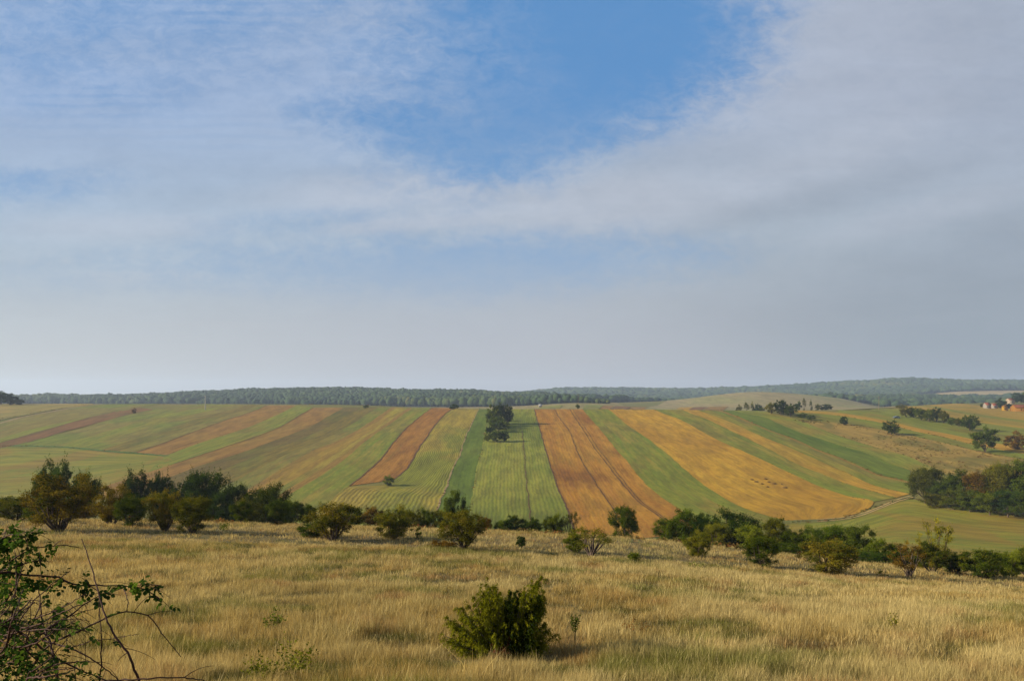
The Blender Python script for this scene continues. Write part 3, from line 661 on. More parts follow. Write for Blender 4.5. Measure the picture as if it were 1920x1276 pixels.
near('sprig', 1655, 1081, 1069, 22, YEL, .1, 'tiny yellow green bush on the meadow right of the russet topped bush')
near('sparse', 1704, 1082, 1014, 64, RUST, .55, 'small tree with reddish leaves and a bare forked trunk at the right', cat='tree', var=1)
near('haw', 1748, 1074, 1016, 66, GREEN, .45, 'dark bronze green bush right beside the small reddish tree', cat='shrub')
near('bush', 1842, 1084, 1030, 84, GREEN, .38, 'broad green and red bush at the meadow edge near the right border')
near('bush', 1790, 1076, 1036, 58, DARK, .35, 'dark bush in the gap left of the broad green and red bush')
near('bush', 1888, 1082, 1030, 56, LITE, .2, 'bright green bush just right of the broad green and red bush')
near('bush', 1932, 1084, 1022, 60, GREEN, .45, 'russet green bush cut by the right edge of the photo')

# trees behind, in the hidden valley floor
nfar('tree', 107, 862, 74, 92, BLUE, 0, 'dark blue green tree rising behind the largest hawthorn', var=1)
nfar('tree', 74, 886, 24, 92, BLUE, 0, 'small dark tree top poking out left of the dark tree behind the largest hawthorn')
nfar('tree', 160, 886, 56, 88, (0.05, .07, .02), .1, 'olive dark tree behind the right shoulder of the largest hawthorn')
nfar('tree', 256, 881, 56, 100, BLUE, .05, 'first dark green tree in the row of four behind the left hawthorns')
nfar('tree', 306, 885, 52, 102, BLUE, .05, 'second dark green tree in the row of four behind the left hawthorns')
nfar('tree', 386, 881, 92, 104, DARK, 0, 'widest and darkest tree in the row of four behind the left hawthorns')
nfar('bush', 440, 908, 62, 100, DARK, .12, 'low dark tree ending the row behind the left hawthorns, on its right')
nfar('bush', 410, 925, 60, 90, DARK, .2, 'dark bush closing the gap under the widest dark tree')
nfar('bush', 345, 905, 60, 98, DARK, .1, 'dark bush filling the gap left of the widest dark tree')
nfar('tree', 502, 906, 84, 84, (0.055, .07, .022), .2, 'rounded olive crowned tree right of the dark row, left of centre', var=2)
nfar('bush', 470, 935, 50, 76, OLIVE, .3, 'yellowish bush under the left side of the rounded olive crowned tree')
nfar('bush', 545, 938, 50, 76, GREEN, .3, 'green bush between the olive crowned tree and the little bare stemmed tree')
for px_, tp, wd, cl_, au, lb in [(660, 952, 50, GREEN, .4, 'low rusty bush of the hedge right behind the wide leaning hawthorn'), (700, 950, 50, RUST, .4, 'reddish bush of the low hedge left behind the upright rusty bush'),
        (775, 955, 44, OLIVE, .4, 'brown green bush of the low hedge right behind the upright rusty bush'), (800, 952, 34, GREEN, .15, 'green bush left of the small stemmed tree behind the airy hawthorn'),
        (826, 955, 36, OLIVE, .35, 'olive bush of the low hedge just left of the airy olive hawthorn'), (908, 968, 36, RUST, .3, 'low brown bush right behind the airy olive hawthorn'),
        (965, 966, 46, DARK, .35, 'dark bush with red tips at the foot of the striped green field'), (998, 970, 36, GREEN, .25, 'green bush second in the row at the foot of the striped green field'),
        (1038, 962, 40, LITE, .2, 'light green bush third in the row at the foot of the striped green field'), (940, 975, 34, GREEN, .2, 'small green bush starting the row at the foot of the striped green field')]:
    nfar('bush', px_, tp, wd, 74, cl_, au, lb, name='shrub', cat='shrub', grp='low hedge at the foot of the fields')
nfar('sparse', 1068, 957, 36, 74, (0.07, .065, .035), .2, 'thin half bare grey bush at the left corner of the orange field', name='shrub', cat='shrub', grp='low hedge at the foot of the fields')
nfar('tree', 855, 919, 44, 96, GREEN, .15, 'round crowned tree alone above the airy olive hawthorn', var=0)
nfar('tree', 1171, 948, 56, 84, GREEN, .12, 'round crowned tree with a short trunk in front of the orange ploughed field', var=3)
HG = 'trees and bushes of the dark hedge right of the orange field'
for px_, tp, wd, d_, cl_, au, lb in [(1250, 972, 52, 72, GREEN, .1, 'green bush that starts the dark hedge beside the orange field corner'),
        (1288, 955, 74, 76, GREEN, .12, 'tall green tree at the left end of the dark hedge'), (1322, 963, 54, 74, DARK, .1, 'dark tree second in the dark hedge, left of the widest one'),
        (1378, 957, 92, 78, DARK, .15, 'widest darkest tree in the middle of the dark hedge'), (1345, 980, 54, 70, OLIVE, .25, 'olive bush in front of the widest darkest hedge tree'),
        (1410, 985, 60, 68, LITE, .3, 'light bush at the right foot of the widest darkest hedge tree'), (1450, 970, 66, 72, OLIVE, .3, 'brown green tree right of the widest darkest hedge tree'),
        (1490, 992, 52, 68, GREEN, .2, 'green bush left behind the russet topped bush'), (1522, 988, 60, 70, GREEN, .1, 'blue green bush directly behind the left half of the russet topped bush'),
        (1572, 983, 74, 70, GREEN, .25, 'tall hedge bush rising behind the russet topped bush'), (1612, 985, 62, 68, (0.05, .07, .02), .2, 'dark rounded bush right behind the russet topped bush'),
        (1652, 1010, 54, 62, LITE, .15, 'bright green bush between the russet topped bush and the small reddish tree'), (1684, 1020, 44, 62, GREEN, .3, 'green bush left behind the small reddish tree'),
        (1474, 1018, 50, 60, GREEN, .3, 'low bush in the gap left of the russet topped bush'), (1640, 1035, 60, 58, DARK, .3, 'low dark bush at the right foot of the russet topped bush'),
        (1800, 1042, 50, 60, GREEN, .3, 'low green bush behind the gap right of the yellow green tree'), (1722, 1040, 70, 58, DARK, .35, 'shady dark bush under the small reddish tree'),
        (1865, 1034, 60, 62, GREEN, .25, 'green bush behind the broad green and red bush'), (1908, 1036, 60, 62, LITE, .3, 'light green bush near the right border behind the bright green one')]:
    nfar('bush', px_, tp, wd, d_, cl_, au, lb, name='shrub', cat='shrub', grp=HG)
nfar('sparse', 1757, 972, 66, 62, YEL, .12, 'feathery yellow green tree rising behind the small reddish tree', grp=HG)

# tall hedge on the right slope
RH = 'trees of the tall hedge on the right slope'
rh = [(1735, 944, 875, 62, (0.06, .07, .02), .2, 'round tree at the left end of the tall hedge where the dirt track ends'),
 (1768, 950, 902, 50, GREEN, .2, 'low green tree second in the tall hedge on the right slope'), (1802, 950, 880, 56, GREEN, .2, 'tall dark green tree third in the tall hedge on the right slope'),
 (1838, 954, 884, 60, RUST, .35, 'rust coloured tree in the middle of the tall hedge'), (1872, 955, 868, 66, OLIVE, .35, 'yellow topped tree right of the rust coloured one in the tall hedge'),
 (1912, 958, 862, 70, GREEN, .4, 'tallest hedge tree beside the right border'), (1950, 960, 860, 70, GREEN, .3, 'hedge tree cut by the right border'),
 (1752, 952, 925, 44, OLIVE, .3, 'small olive bush at the foot of the free standing round tree'), (1790, 956, 918, 50, LITE, .3, 'light green bush in the front row of the tall hedge, left part'),
 (1822, 960, 918, 50, GREEN, .3, 'green bush in the front row of the tall hedge below the rust coloured tree'), (1856, 966, 920, 54, LITE, .15, 'fresh green bush in the front row below the yellow topped tree'),
 (1890, 970, 918, 56, DARK, .3, 'dark bush in the front row of the tall hedge near the right border'), (1926, 975, 920, 60, GREEN, .2, 'front row bush of the tall hedge cut by the right border')]
for px_, bs, tp, wd, cl_, au, lb in rh:
    plant('tree' if bs - tp > 45 else 'shrub', 'tree' if bs - tp > 45 else 'bush', px_, bs, tp, wd, cl_, au, lb, 'tree' if bs - tp > 45 else 'shrub', RH, d0=120)

# trees on the far slope
FS = 'scattered trees on the far slope'
fs = [('far', 1847, 848, 800, 46, GREEN, .05, 'large round dark green tree alone above the tall hedge'), ('farbush', 1908, 842, 808, 44, RUST, .45, 'reddish brown bush right of the large round tree, casting a dark shadow'),
 ('far', 1671, 815, 788, 32, (0.06, .08, .02), .2, 'small yellowing tree alone in the middle of the right slope'), ('farbush', 1582, 797, 780, 15, DARK, 0, 'small dark round bush above the tan scrub'),
 ('farbush', 1520, 787, 777, 17, GREEN, .2, 'low bush right below the hilltop grove'), ('farbush', 1505, 783, 773, 20, GREEN, .1, 'flat dark bush at the foot of the hilltop grove'),
 ('far', 1446, 776, 754, 22, OLIVE, .2, 'light olive tree at the left end of the hilltop grove'), ('far', 1464, 778, 749, 26, DARK, .1, 'tallest dark tree of the hilltop grove'),
 ('far', 1482, 781, 757, 24, GREEN, .2, 'tree at the right end of the hilltop grove'), ('farbush', 1428, 769, 763, 12, GREEN, .1, 'tiny bush left of the hilltop grove'),
 ('farbush', 728, 911, 890, 20, LITE, .1, 'single bush on the strip boundary at the foot of the brown curved strip'), ('farbush', 251, 775, 764, 9, RUST, .2, 'small dark lone bush near the top of the left fields'),
 ('farbush', 852, 767, 757, 18, DARK, 0, 'dark bush on the ridge at the top of the brown curved strip'), ('farbush', 686, 765, 759, 12, DARK, .1, 'flat dark bush on the ridge left of centre'),
 ('far', 1083, 767, 757, 9, GREEN, .1, 'tiny lone tree on the ridge above the orange field')]
for kd, px_, bs, tp, wd, cl_, au, lb in fs:
    plant('tree' if kd == 'far' else 'shrub', kd, px_, bs, tp, wd, cl_, au, lb, 'tree' if kd == 'far' else 'shrub', FS, d0=180, d1=crest(px_) if bs < 770 else 700)
CG = 'trees of the small grove on the central green strip'
cg = [('far', 922, 800, 757, 24, LITE, .1, 'left top tree of the central grove, lit pale green'), ('far', 938, 796, 755, 26, DARK, .15, 'middle top tree of the central grove'), ('far', 952, 796, 758, 20, GREEN, .1, 'right top tree of the central grove'),
 ('farbush', 916, 784, 774, 12, DARK, .1, 'small bush left beside the top of the central grove'), ('farbush', 950, 790, 778, 14, GREEN, .1, 'bush at the right foot of the upper central grove'),
 ('far', 917, 814, 799, 16, DARK, .2, 'small dark tree at the left of the lower central grove'), ('far', 934, 810, 788, 30, GREEN, .2, 'flat crowned tree in the middle of the central grove'), ('farbush', 948, 806, 790, 18, GREEN, .3, 'tiny bush at the right of the middle of the central grove'),
 ('far', 915, 828, 810, 16, LITE, .1, 'light tree at the lower left of the central grove'), ('far', 930, 829, 806, 24, GREEN, .1, 'bushy tree in the lower middle of the central grove'), ('far', 945, 828, 807, 20, DARK, .1, 'dark tree at the lower right of the central grove'), ('far', 930, 803, 780, 30, GREEN, .2, 'low brown green bush in the gap between both halves of the central grove')]
for kd, px_, bs, tp, wd, cl_, au, lb in cg:
    plant('tree' if kd == 'far' else 'shrub', kd, px_, bs, tp, wd, cl_, au, lb, 'tree' if kd == 'far' else 'shrub', CG, d0=180)
RW = 'row of trees between the fields at upper right'
rw = [(1699, 782, 762, 22, OLIVE, .3, 'first tree at the left end of the upper right row'), (1713, 783, 763, 20, DARK, .2, 'second, darker tree of the upper right row'), (1727, 788, 765, 24, GREEN, .1, 'wide green third tree of the upper right row'),
 (1742, 791, 767, 18, LITE, .15, 'light green fourth tree of the upper right row'), (1756, 790, 764, 24, DARK, .1, 'darkest tree in the middle of the upper right row'), (1770, 794, 769, 20, OLIVE, .35, 'brownish tree just right of the darkest one in the upper right row'),
 (1784, 797, 782, 16, GREEN, .1, 'small tree in the right half of the upper right row'), (1798, 799, 783, 18, OLIVE, .2, 'pale small tree left of the last big one in the upper right row'), (1818, 807, 778, 34, GREEN, .1, 'last and broadest tree at the right end of the upper right row')]
for px_, bs, tp, wd, cl_, au, lb in rw:
    plant('tree', 'far', px_, bs, tp, wd, cl_, au, lb, 'tree', RW, d0=180, d1=900)
# hazy trees beyond the ridge
BR = 'trees beyond the ridge at right'
for px_, tp, wd, kd, cl_, lb in [(1400, 753, 10, 'poplar', OLIVE, 'slim pale tree left of the hilltop grove'), (1411, 752, 8, 'poplar', OLIVE, 'slim taller tree just left of the hilltop grove'), (1420, 757, 16, 'far', BLUE, 'blue grey tree beyond the ridge left of the hilltop grove'),
        (1386, 758, 12, 'farbush', OLIVE, 'low hazy bush leftmost beyond the ridge'), (1497, 752, 13, 'far', DARK, 'dark tree beyond the ridge right of the hilltop grove'), (1508, 745, 6, 'poplar', OLIVE, 'tallest slim poplar beyond the ridge'),
        (1521, 748, 6, 'poplar', GREEN, 'second slim poplar beyond the ridge'), (1550, 757, 22, 'farbush', BLUE, 'wide hazy bush right of the slim poplars'), (1533, 757, 10, 'farbush', OLIVE, 'small hazy bush between the poplars and the wide bush'), (1690, 757, 20, 'farbush', OLIVE, 'flat brown bush on the ridge left of the yellow maize field')]:
    plant('poplar' if kd == 'poplar' else 'tree', kd, px_, None, tp, wd, cl_, .1, lb, 'tree', BR, d=620)
plant('tree', 'far', 2, None, 733, 36, (.03, .055, .018), 0, 'left and taller round dark tree on the skyline at the far left', 'tree', 'dark trees on the left skyline', d=600, var=2)
plant('tree', 'farbush', 20, None, 737.5, 28, (.03, .055, .018), 0, 'right and lower round dark tree of the pair on the left skyline', 'tree', 'dark trees on the left skyline', d=600, var=1)
plant('shrub', 'farbush', 36, None, 748, 18, DARK, 0, 'low dark bush at the right foot of the dark skyline trees', 'shrub', None, d=600)
VT = 'trees around the houses at upper right'
for px_, bs, tp, wd, cl_, lb in [(1878, 0, 746, 20, DARK, 'dark bush between the white cottages and the yellow shed'), (1907, 0, 736, 24, BLUE, 'dark tree behind the cream cottage'), (1920, 0, 735, 18, LITE, 'light green tree at the right border above the orange roofed house'), (1873, 0, 752, 10, GREEN, 'small green bush right of the smaller white cottage'), (1841, 0, 756, 8, GREEN, 'little bush left of the larger white cottage'), (1890, 0, 756, 14, DARK, 'small dark bush left of the orange roofed house'), (1936, 0, 738, 20, GREEN, 'green tree just outside the right border')]:
    plant('tree', 'farbush', px_, None, tp, wd, cl_, .05, lb, 'tree', VT, d=720 if tp > 743 else 900)

# ------------------------------------------------------------------ far woods
ICO_V = []; ph = (1 + 5 ** .5) / 2
for a_ in (-1, 1):
    for b_ in (-ph, ph): ICO_V += [(0, a_, b_), (a_, b_, 0), (b_, 0, a_)]
ICO_V = np.array(ICO_V, float); ICO_V /= np.linalg.norm(ICO_V[0])
ICO_F = []
for i in range(12):
    for j in range(i + 1, 12):
        for k in range(j + 1, 12):
            d_ = [np.linalg.norm(ICO_V[a_] - ICO_V[b_]) for a_, b_ in ((i, j), (j, k), (i, k))]
            if max(d_) < 1.1:
                n_ = np.cross(ICO_V[j] - ICO_V[i], ICO_V[k] - ICO_V[i]); ICO_F.append((i, j, k) if n_ @ ICO_V[i] > 0 else (i, k, j))
def sub(V_, F_):
    V_ = list(map(tuple, V_)); c_ = {}; o_ = []
    def mid(a, b):
        k = (min(a, b), max(a, b))
        if k not in c_:
            m = (np.array(V_[a]) + np.array(V_[b])) / 2; m /= np.linalg.norm(m); V_.append(tuple(m)); c_[k] = len(V_) - 1
        return c_[k]
    for a, b, c in F_:
        ab, bc, ca = mid(a, b), mid(b, c), mid(c, a); o_ += [(a, ab, ca), (ab, b, bc), (ca, bc, c), (ab, bc, ca)]
    return np.array(V_), o_
ICO2 = sub(ICO_V, ICO_F)
m_wood, t, b = mat_base('woodland crowns', .95)
at = t.n.new('ShaderNodeAttribute'); at.attribute_name = 'rnd'
nn = t.noise(t.n.new('ShaderNodeTexCoord').outputs['Object'], .35, 4, .7)
cr_ = t.n.new('ShaderNodeValToRGB'); t.link(at.outputs['Fac'], cr_.inputs[0])
el = cr_.color_ramp.elements; el[0].color = (0.013, 0.028, 0.009, 1); el[1].color = (0.075, 0.075, 0.016, 1)
e_ = el.new(.5); e_.color = (0.024, 0.046, 0.012, 1); e_ = el.new(.85); e_.color = (0.045, 0.064, 0.015, 1)
c = t.mix(t.mr(nn, .35, .65, 0, .5), cr_.outputs[0], (0.022, 0.04, 0.014)); t.link(c, b.inputs['Base Color']); bump(t, b, nn, .4, 1.0)
def wood(name, npts, pxr, dr, rad, hgt, test=None, detail=1, label=None):
    g = np.random.default_rng(len(name) * 7 + npts)
    d = np.sqrt(g.uniform(dr[0] ** 2, dr[1] ** 2, npts)); px = g.uniform(pxr[0], pxr[1], npts)
    if test is not None: k = test(px, d); d = d[k]; px = px[k]
    x = (px - CX) / F * d; n = len(x); z = hz(x, d)
    BV, BF = ICO2 if detail else (ICO_V, ICO_F); nv = len(BV); BF = np.array(BF)
    patch = fbm(x, d, 160, 4, 3)
    h = hgt * g.uniform(.7, 1.25, n) * (0.6 + .8 * fbm(x, d, 70, 8, 3)); h = h * np.clip((1150 - px) / 110, .45, 1) if test is t1 else h; r = rad * g.uniform(.85, 1.35, n) * h / hgt
    jit = 1 + g.normal(size=(n, nv)) * (.17 if detail else .12)
    v = BV[None] * jit[..., None]; v = v * np.stack([r, r, h * .42], -1)[:, None, :]
    v += np.stack([x, d, z + h * .58], -1)[:, None, :]
    f = (BF[None] + (np.arange(n) * nv)[:, None, None]).reshape(-1, 3)
    rn = np.clip(.42 + (patch - .5) * 1.6 + g.normal(size=n) * .12, 0, 1)
    me = npmesh(name, v.reshape(-1, 3), f, np.full(len(f), 3), fl=np.repeat(rn, nv), smooth=True)
    return tag(link(name, me, mat=m_wood), label, 'woodland', kind='stuff')
def t1(px, d):
    near_ = np.interp(px, [-500, 60, 200, 500, 700, 880, 1000, 1100, 1140], [1500, 1500, 1420, 1320, 1260, 1180, 1090, 1010, 1000])
    far_ = np.interp(px, [-500, 900, 1040, 1100, 1140], [1950, 1950, 1800, 1250, 1100])
    return (d > near_ + 40 * (vnoise(px, d, 60, 2) - .5)) & (d < far_)
wood('woods', 34000, (-500, 1142), (1000, 1950), 4.4, 12.5, t1, 1, 'broad dark wood covering the low hill behind the left and central fields')
wood('woods', 22000, (930, 2500), (2450, 3500), 9.0, 15, None, 0, 'blue green forested ridge on the skyline behind the right half')
def t3(px, d):
    lo = np.interp(px, [1480, 1560, 1700, 1850, 2500], [1750, 1450, 1330, 1400, 1400]); hi = np.interp(px, [1480, 1560, 1700, 1850, 2500], [1800, 2300, 2080, 1980, 1980])
    return (d > lo) & (d < hi)
wood('woods', 9000, (1480, 2500), (1300, 2300), 6.0, 12, t3, 1, 'strip of wood below the pale straw hill at the right')
def t4(px, d): return d > np.interp(px, [1000, 1150, 1260, 1420, 1560, 1700], [1400, 1500, 1650, 1900, 1900, 1900])
wood('woods', 14000, (980, 1720), (1400, 2450), 7.0, 13, t4, 0, 'middle wood between the central dark wood and the pale hill')
wood('woods', 5000, (-500, 980), (2700, 3400), 9.0, 15, None, 0, 'far blue skyline wood at the left')

# ------------------------------------------------------------------ dry grass of the meadow
m_grass = bpy.data.materials.new('dry grass'); m_grass.use_nodes = True; t = NT(m_grass.node_tree); t.n.clear()
at = t.n.new('ShaderNodeAttribute'); at.attribute_name = 'tint'
d_ = t.n.new('ShaderNodeBsdfDiffuse'); t.link(at.outputs['Color'], d_.inputs[0])
tr_ = t.n.new('ShaderNodeBsdfTranslucent'); t.link(t.mix(1.0, at.outputs['Color'], (1.1, 1.0, .75), 'MULTIPLY'), tr_.inputs[0])
mx = t.n.new('ShaderNodeMixShader'); mx.inputs[0].default_value = .38; t.link(d_.outputs[0], mx.inputs[1]); t.link(tr_.outputs[0], mx.inputs[2])
o_ = t.n.new('ShaderNodeOutputMaterial'); t.link(mx.outputs[0], o_.inputs[0])
def grass(n, y0, y1, wd, hh, per, g):
    """n tufts of 'per' blades"""
    y = np.sqrt(g.uniform(y0 * y0, y1 * y1, n)); x = g.uniform(-1, 1, n) * (.74 * y + 1.5)
    lump = fbm(x, y * .8, .95, 21, 3) * .5 + fbm(x, y * .7, .38, 25, 2) * .5; big = fbm(x, y, 7, 31, 3)
    keep = g.random(n) < np.clip(.7 + 2.0 * (lump - .36), .62, 1); x = x[keep]; y = y[keep]; lump = lump[keep]; big = big[keep]; n = len(x)
    th_ = hh * (.46 + .78 * np.clip((lump - .28) * 1.9, 0, 1)) * (.7 + .6 * big)
    jd = np.hypot((x + .1) / 1.0, (y - 11.5) / .95); th_ = th_ * np.clip(.3 + .7 * (jd - .75) / .8, .3, 1)
    trail = np.exp(-((x - 1.25 - .25 * np.sin(y * .8)) / .16) ** 2) * (y > 12.5) * (y < 24); th_ = th_ * (1 - .7 * trail)
    rut = (np.abs(np.abs(x - (.158 * y + .0)) - .26) < .14) & (y > 44); th_ = np.where(rut, th_ * .12, th_)
    sr = .07 + .02 * wd * 100
    bx = (x[:, None] + g.normal(size=(n, per)) * sr).ravel(); by = (y[:, None] + g.normal(size=(n, per)) * sr).ravel()
    m = n * per; H = (th_[:, None] * g.uniform(.45, 1.25, (n, per))).ravel()
    # wheel ruts and shade gap behind the juniper
    bz = hz(bx, by)
    az = g.uniform(0, 2 * math.pi, m); lean = g.gamma(2.0, .12, m) * H + .01
    wa = g.uniform(0, 2 * math.pi, m)
    wx = np.cos(wa) * wd * g.uniform(.6, 1.3, m) / 2; wy = np.sin(wa) * wd / 2 * g.uniform(.6, 1.3, m)
    dx = np.cos(az) * lean + .05 * H; dy = np.sin(az) * lean
    p0 = np.stack([bx, by, bz - .02], -1); p1 = p0 + np.stack([dx * .35, dy * .35, H * .6], -1); p2 = p0 + np.stack([dx, dy, H], -1)
    W_ = np.stack([wx, wy, np.zeros(m)], -1)
    v = np.stack([p0 - W_, p0 + W_, p1 + W_ * .85, p1 - W_ * .85, p2], 1).reshape(-1, 3)
    b5 = np.arange(m)[:, None] * 5
    quad = b5 + np.array([[0, 1, 2, 3]]); tri = b5 + np.array([[3, 2, 4]])
    # colours: straw, ochre, rusty, green
    pat = fbm(bx, by, 3.2, 41, 4); pg = fbm(bx, by * 1.3, 2.1, 51, 4); pr = fbm(bx, by, 1.3, 61, 3); pw = fbm(bx, by, 11, 71, 3)
    straw = np.array([.52, .405, .185]); ochre = np.array([.40, .275, .095]); grn_ = np.array([.155, .165, .035]); rust = np.array([.33, .165, .07]); pale = np.array([.62, .50, .26])
    LMP = np.repeat(lump, per); pat = pat * .5 + LMP * .5; f = np.clip((pat - .42) * 6, 0, 1)[:, None]; colr = straw * f + ochre * (1 - f)
    f = np.clip((pw - .5) * 3, 0, .7)[:, None]; colr = colr * (1 - f) + np.array([.42, .34, .15]) * f
    gb = np.exp(-((by - 38 - bx * .18) / 5) ** 2) * np.clip((8 - bx) / 8, 0, 1) * np.clip((bx + 20) / 6, 0, 1) + .75 * np.exp(-((by - 24 + bx * .22) / 4.5) ** 2) * np.clip((bx + 2) / 5, 0, 1) * np.clip((16 - bx) / 8, 0, 1)
    short = np.exp(-(H / (hh * .35)) ** 2)
    f = np.clip((pg - .56) * 5 + gb * 1.1 * (g.random(m) * .6 + .4) + short * .35 + np.clip((.49 - LMP) * 9, 0, .8) * (by < 44) - .25 * (H > hh), 0, .88)[:, None]; colr = colr * (1 - f) + grn_ * f
    f = np.clip((pr - .62) * 5, 0, .6)[:, None]; colr = colr * (1 - f) + rust * f
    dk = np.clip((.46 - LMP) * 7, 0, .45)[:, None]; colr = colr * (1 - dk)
    f = (g.random(m) < .16)[:, None] * .75; colr = colr * (1 - f) + pale * f
    colr = colr * g.uniform(.42, .92, (m, 1)) * np.repeat(g.uniform(.78, 1.15, n), per)[:, None] * [1.20, 1.235, 1.14]
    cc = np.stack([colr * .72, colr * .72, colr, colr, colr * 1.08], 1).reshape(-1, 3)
    return v, quad, tri, cc, m
g = np.random.default_rng(5)
parts = [grass(40000, 2.5, 12, .0042, .30, 9, g), grass(52000, 11.5, 22, .0062, .30, 8, g), grass(60000, 21, 40, .0105, .28, 7, g), grass(64000, 39, 82, .017, .25, 6, g), grass(2600, 4, 30, .0065, .46, 6, g)]
vs, ls_, cs_ = [], [], []; off_ = 0; sizes = []
for v, q4, q3, cc, m in parts:
    vs.append(v); cs_.append(cc); ls_.append((q4 + off_).ravel()); sizes.append(np.full(m, 4)); ls_.append((q3 + off_).ravel()); sizes.append(np.full(m, 3)); off_ += len(v)
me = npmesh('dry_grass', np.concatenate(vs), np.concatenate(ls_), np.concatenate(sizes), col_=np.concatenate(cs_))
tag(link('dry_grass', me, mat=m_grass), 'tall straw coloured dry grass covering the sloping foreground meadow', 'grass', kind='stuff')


# ------------------------------------------------------------------ juniper in the foreground
def world(px, py, d): return np.array([(px - CX) / F * d, d, -(py - HY) / F * d])
gj = np.random.default_rng(77)
JD = 12.0; jx = (948 - CX) / F * JD; jz = float(hz(jx, JD))
jr = bpy.data.objects.new('juniper_bush', None); C.objects.link(jr); jr.location = (jx, JD, jz)
tag(jr, 'yellow green juniper bush with drooping sprays in the dry foreground grass', 'juniper bush')
def sprays(tips, nb, nq, ln, droop, sz, spread=.10, base=(0, 0, 0), r0=(.0, 1.)):
    P_, A_, S_, Rn = [], [], [], []; stems = MB()
    for tp in tips:
        tp = np.array(tp, float); b0 = np.array(base, float) + gj.normal(size=3) * [.07, .07, 0]
        mid = b0 * .45 + tp * .55; mid[2] *= .86; mid[:2] = b0[:2] * .35 + tp[:2] * .65
        ts = np.linspace(0, 1, 12)[:, None]; pth = (1-ts)**2 * b0 + 2*ts*(1-ts) * mid + ts**2 * tp
        stems.tube(pth[::2], np.linspace(.016, .003, 6), 5)
        for _ in range(nb):
            u = gj.uniform(.22, 1.0); i = min(int(u * 11), 10); p = pth[i] * (1 - (u*11 - i)) + pth[i+1] * (u*11 - i)
            dr = (tp - b0); dr /= np.linalg.norm(dr); q = gj.normal(size=3); q /= np.linalg.norm(q)
            dr = dr * (.5 + .8 * u) + q * (1.0 - .55 * u); dr[2] += .15; dr /= np.linalg.norm(dr)
            L = ln * gj.uniform(.5, 1.15) * (1.25 - .75 * u); m = nq; s = np.sort(gj.random(m))[:, None]
            c_ = p + dr * s * L + np.array([0, 0, -1]) * (s ** 2) * L * droop
            c_ = c_ + gj.normal(size=(m, 3)) * .010 * (1.5 - s)
            ax = dr + np.array([0, 0, -1]) * s * droop * 1.6 + gj.normal(size=(m, 3)) * .38; ax /= np.linalg.norm(ax, axis=1)[:, None]
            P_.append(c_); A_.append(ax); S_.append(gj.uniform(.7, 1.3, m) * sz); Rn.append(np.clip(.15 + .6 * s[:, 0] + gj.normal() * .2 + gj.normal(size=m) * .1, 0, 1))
    P_ = np.concatenate(P_); A_ = np.concatenate(A_); S_ = np.concatenate(S_)[:, None]; Rn = np.concatenate(Rn)
    sd_ = np.cross(A_, gj.normal(size=P_.shape)); sd_ /= np.linalg.norm(sd_, axis=1)[:, None]
    v = np.stack([P_ - A_ * S_, P_ + sd_ * S_ * .24, P_ + A_ * S_, P_ - sd_ * S_ * .24], 1).reshape(-1, 3)
    return npmesh('sprays', v, np.arange(len(v)), np.full(len(v) // 4, 4), fl=np.repeat(Rn, 4)), stems
tp_px = [(917, 1083), (912, 1100), (925, 1108), (1003, 1092), (1012, 1076), (995, 1112), (957, 1106), (978, 1118), (940, 1112), (870, 1128), (858, 1140), (882, 1122), (895, 1130), (850, 1158), (842, 1175), (848, 1195),
         (850, 1212), (862, 1220), (1018, 1112), (1024, 1128), (1016, 1150), (1022, 1165), (1030, 1180), (1015, 1192), (905, 1150), (930, 1140), (960, 1135), (985, 1140), (1000, 1130), (868, 1175), (885, 1190), (900, 1205), (880, 1215), (975, 1160), (1000, 1175), (948, 1160), (925, 1170),
         (915, 1120), (990, 1100), (872, 1150), (1005, 1150), (1012, 1205), (860, 1160), (1000, 1200)]
tp_px += [(916, 1084), (919, 1088), (1004, 1090), (1008, 1082), (1002, 1098), (915, 1100), (922, 1104), (998, 1102), (914, 1090), (920, 1096), (910, 1108), (928, 1116), (1000, 1096), (1006, 1104), (990, 1108), (1012, 1100), (965, 1112), (950, 1120), (935, 1125), (918, 1125)]
tips = []
for px_, py_ in tp_px:
    for rep_ in range(3):
        dep = gj.uniform(-.62, .62) * (1.0 if rep_ else .6); wv_ = world(px_ + gj.normal() * (4 + 5 * rep_), py_ + gj.normal() * 4 + rep_ * 11, JD + dep) ; tips.append((wv_[0] - jx, dep, max(wv_[2] - jz, .12)))
m_needle = leaf_mat('juniper needles', (0.16, 0.07, 0.02), .08)
ms, st = sprays(tips, 40, 28, .22, 1.0, .0145); ms.materials.append(m_needle)
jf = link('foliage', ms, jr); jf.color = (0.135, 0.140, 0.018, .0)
stm = st.mesh('stems'); link('stems', stm, jr, m_bark)
shade_tips = [(gj.triangular(-.3, .35, .62), gj.uniform(-.55, .5), gj.uniform(.3, 1.05)) for _ in range(90)]
ms, st2 = sprays(shade_tips, 30, 20, .22, .5, .022); ms.materials.append(m_needle); jf_shade = link('foliage', ms, jr); jf_shade.color = (0.028, 0.042, 0.012, .0)  # dark sprays: shade of the juniper's inside and right side put into colour
dt = [(gj.uniform(-.22, .22), -gj.uniform(.1, .55), gj.uniform(.10, .42)) for _ in range(20)]
ms, st3 = sprays(dt, 26, 18, .18, .4, .020); ms.materials.append(plain('dead juniper needles', (0.17, 0.042, 0.018), .95, .4, 20))
tag(link('dead_foliage', ms, jr), 'red brown dead sprays low on the front of the juniper')

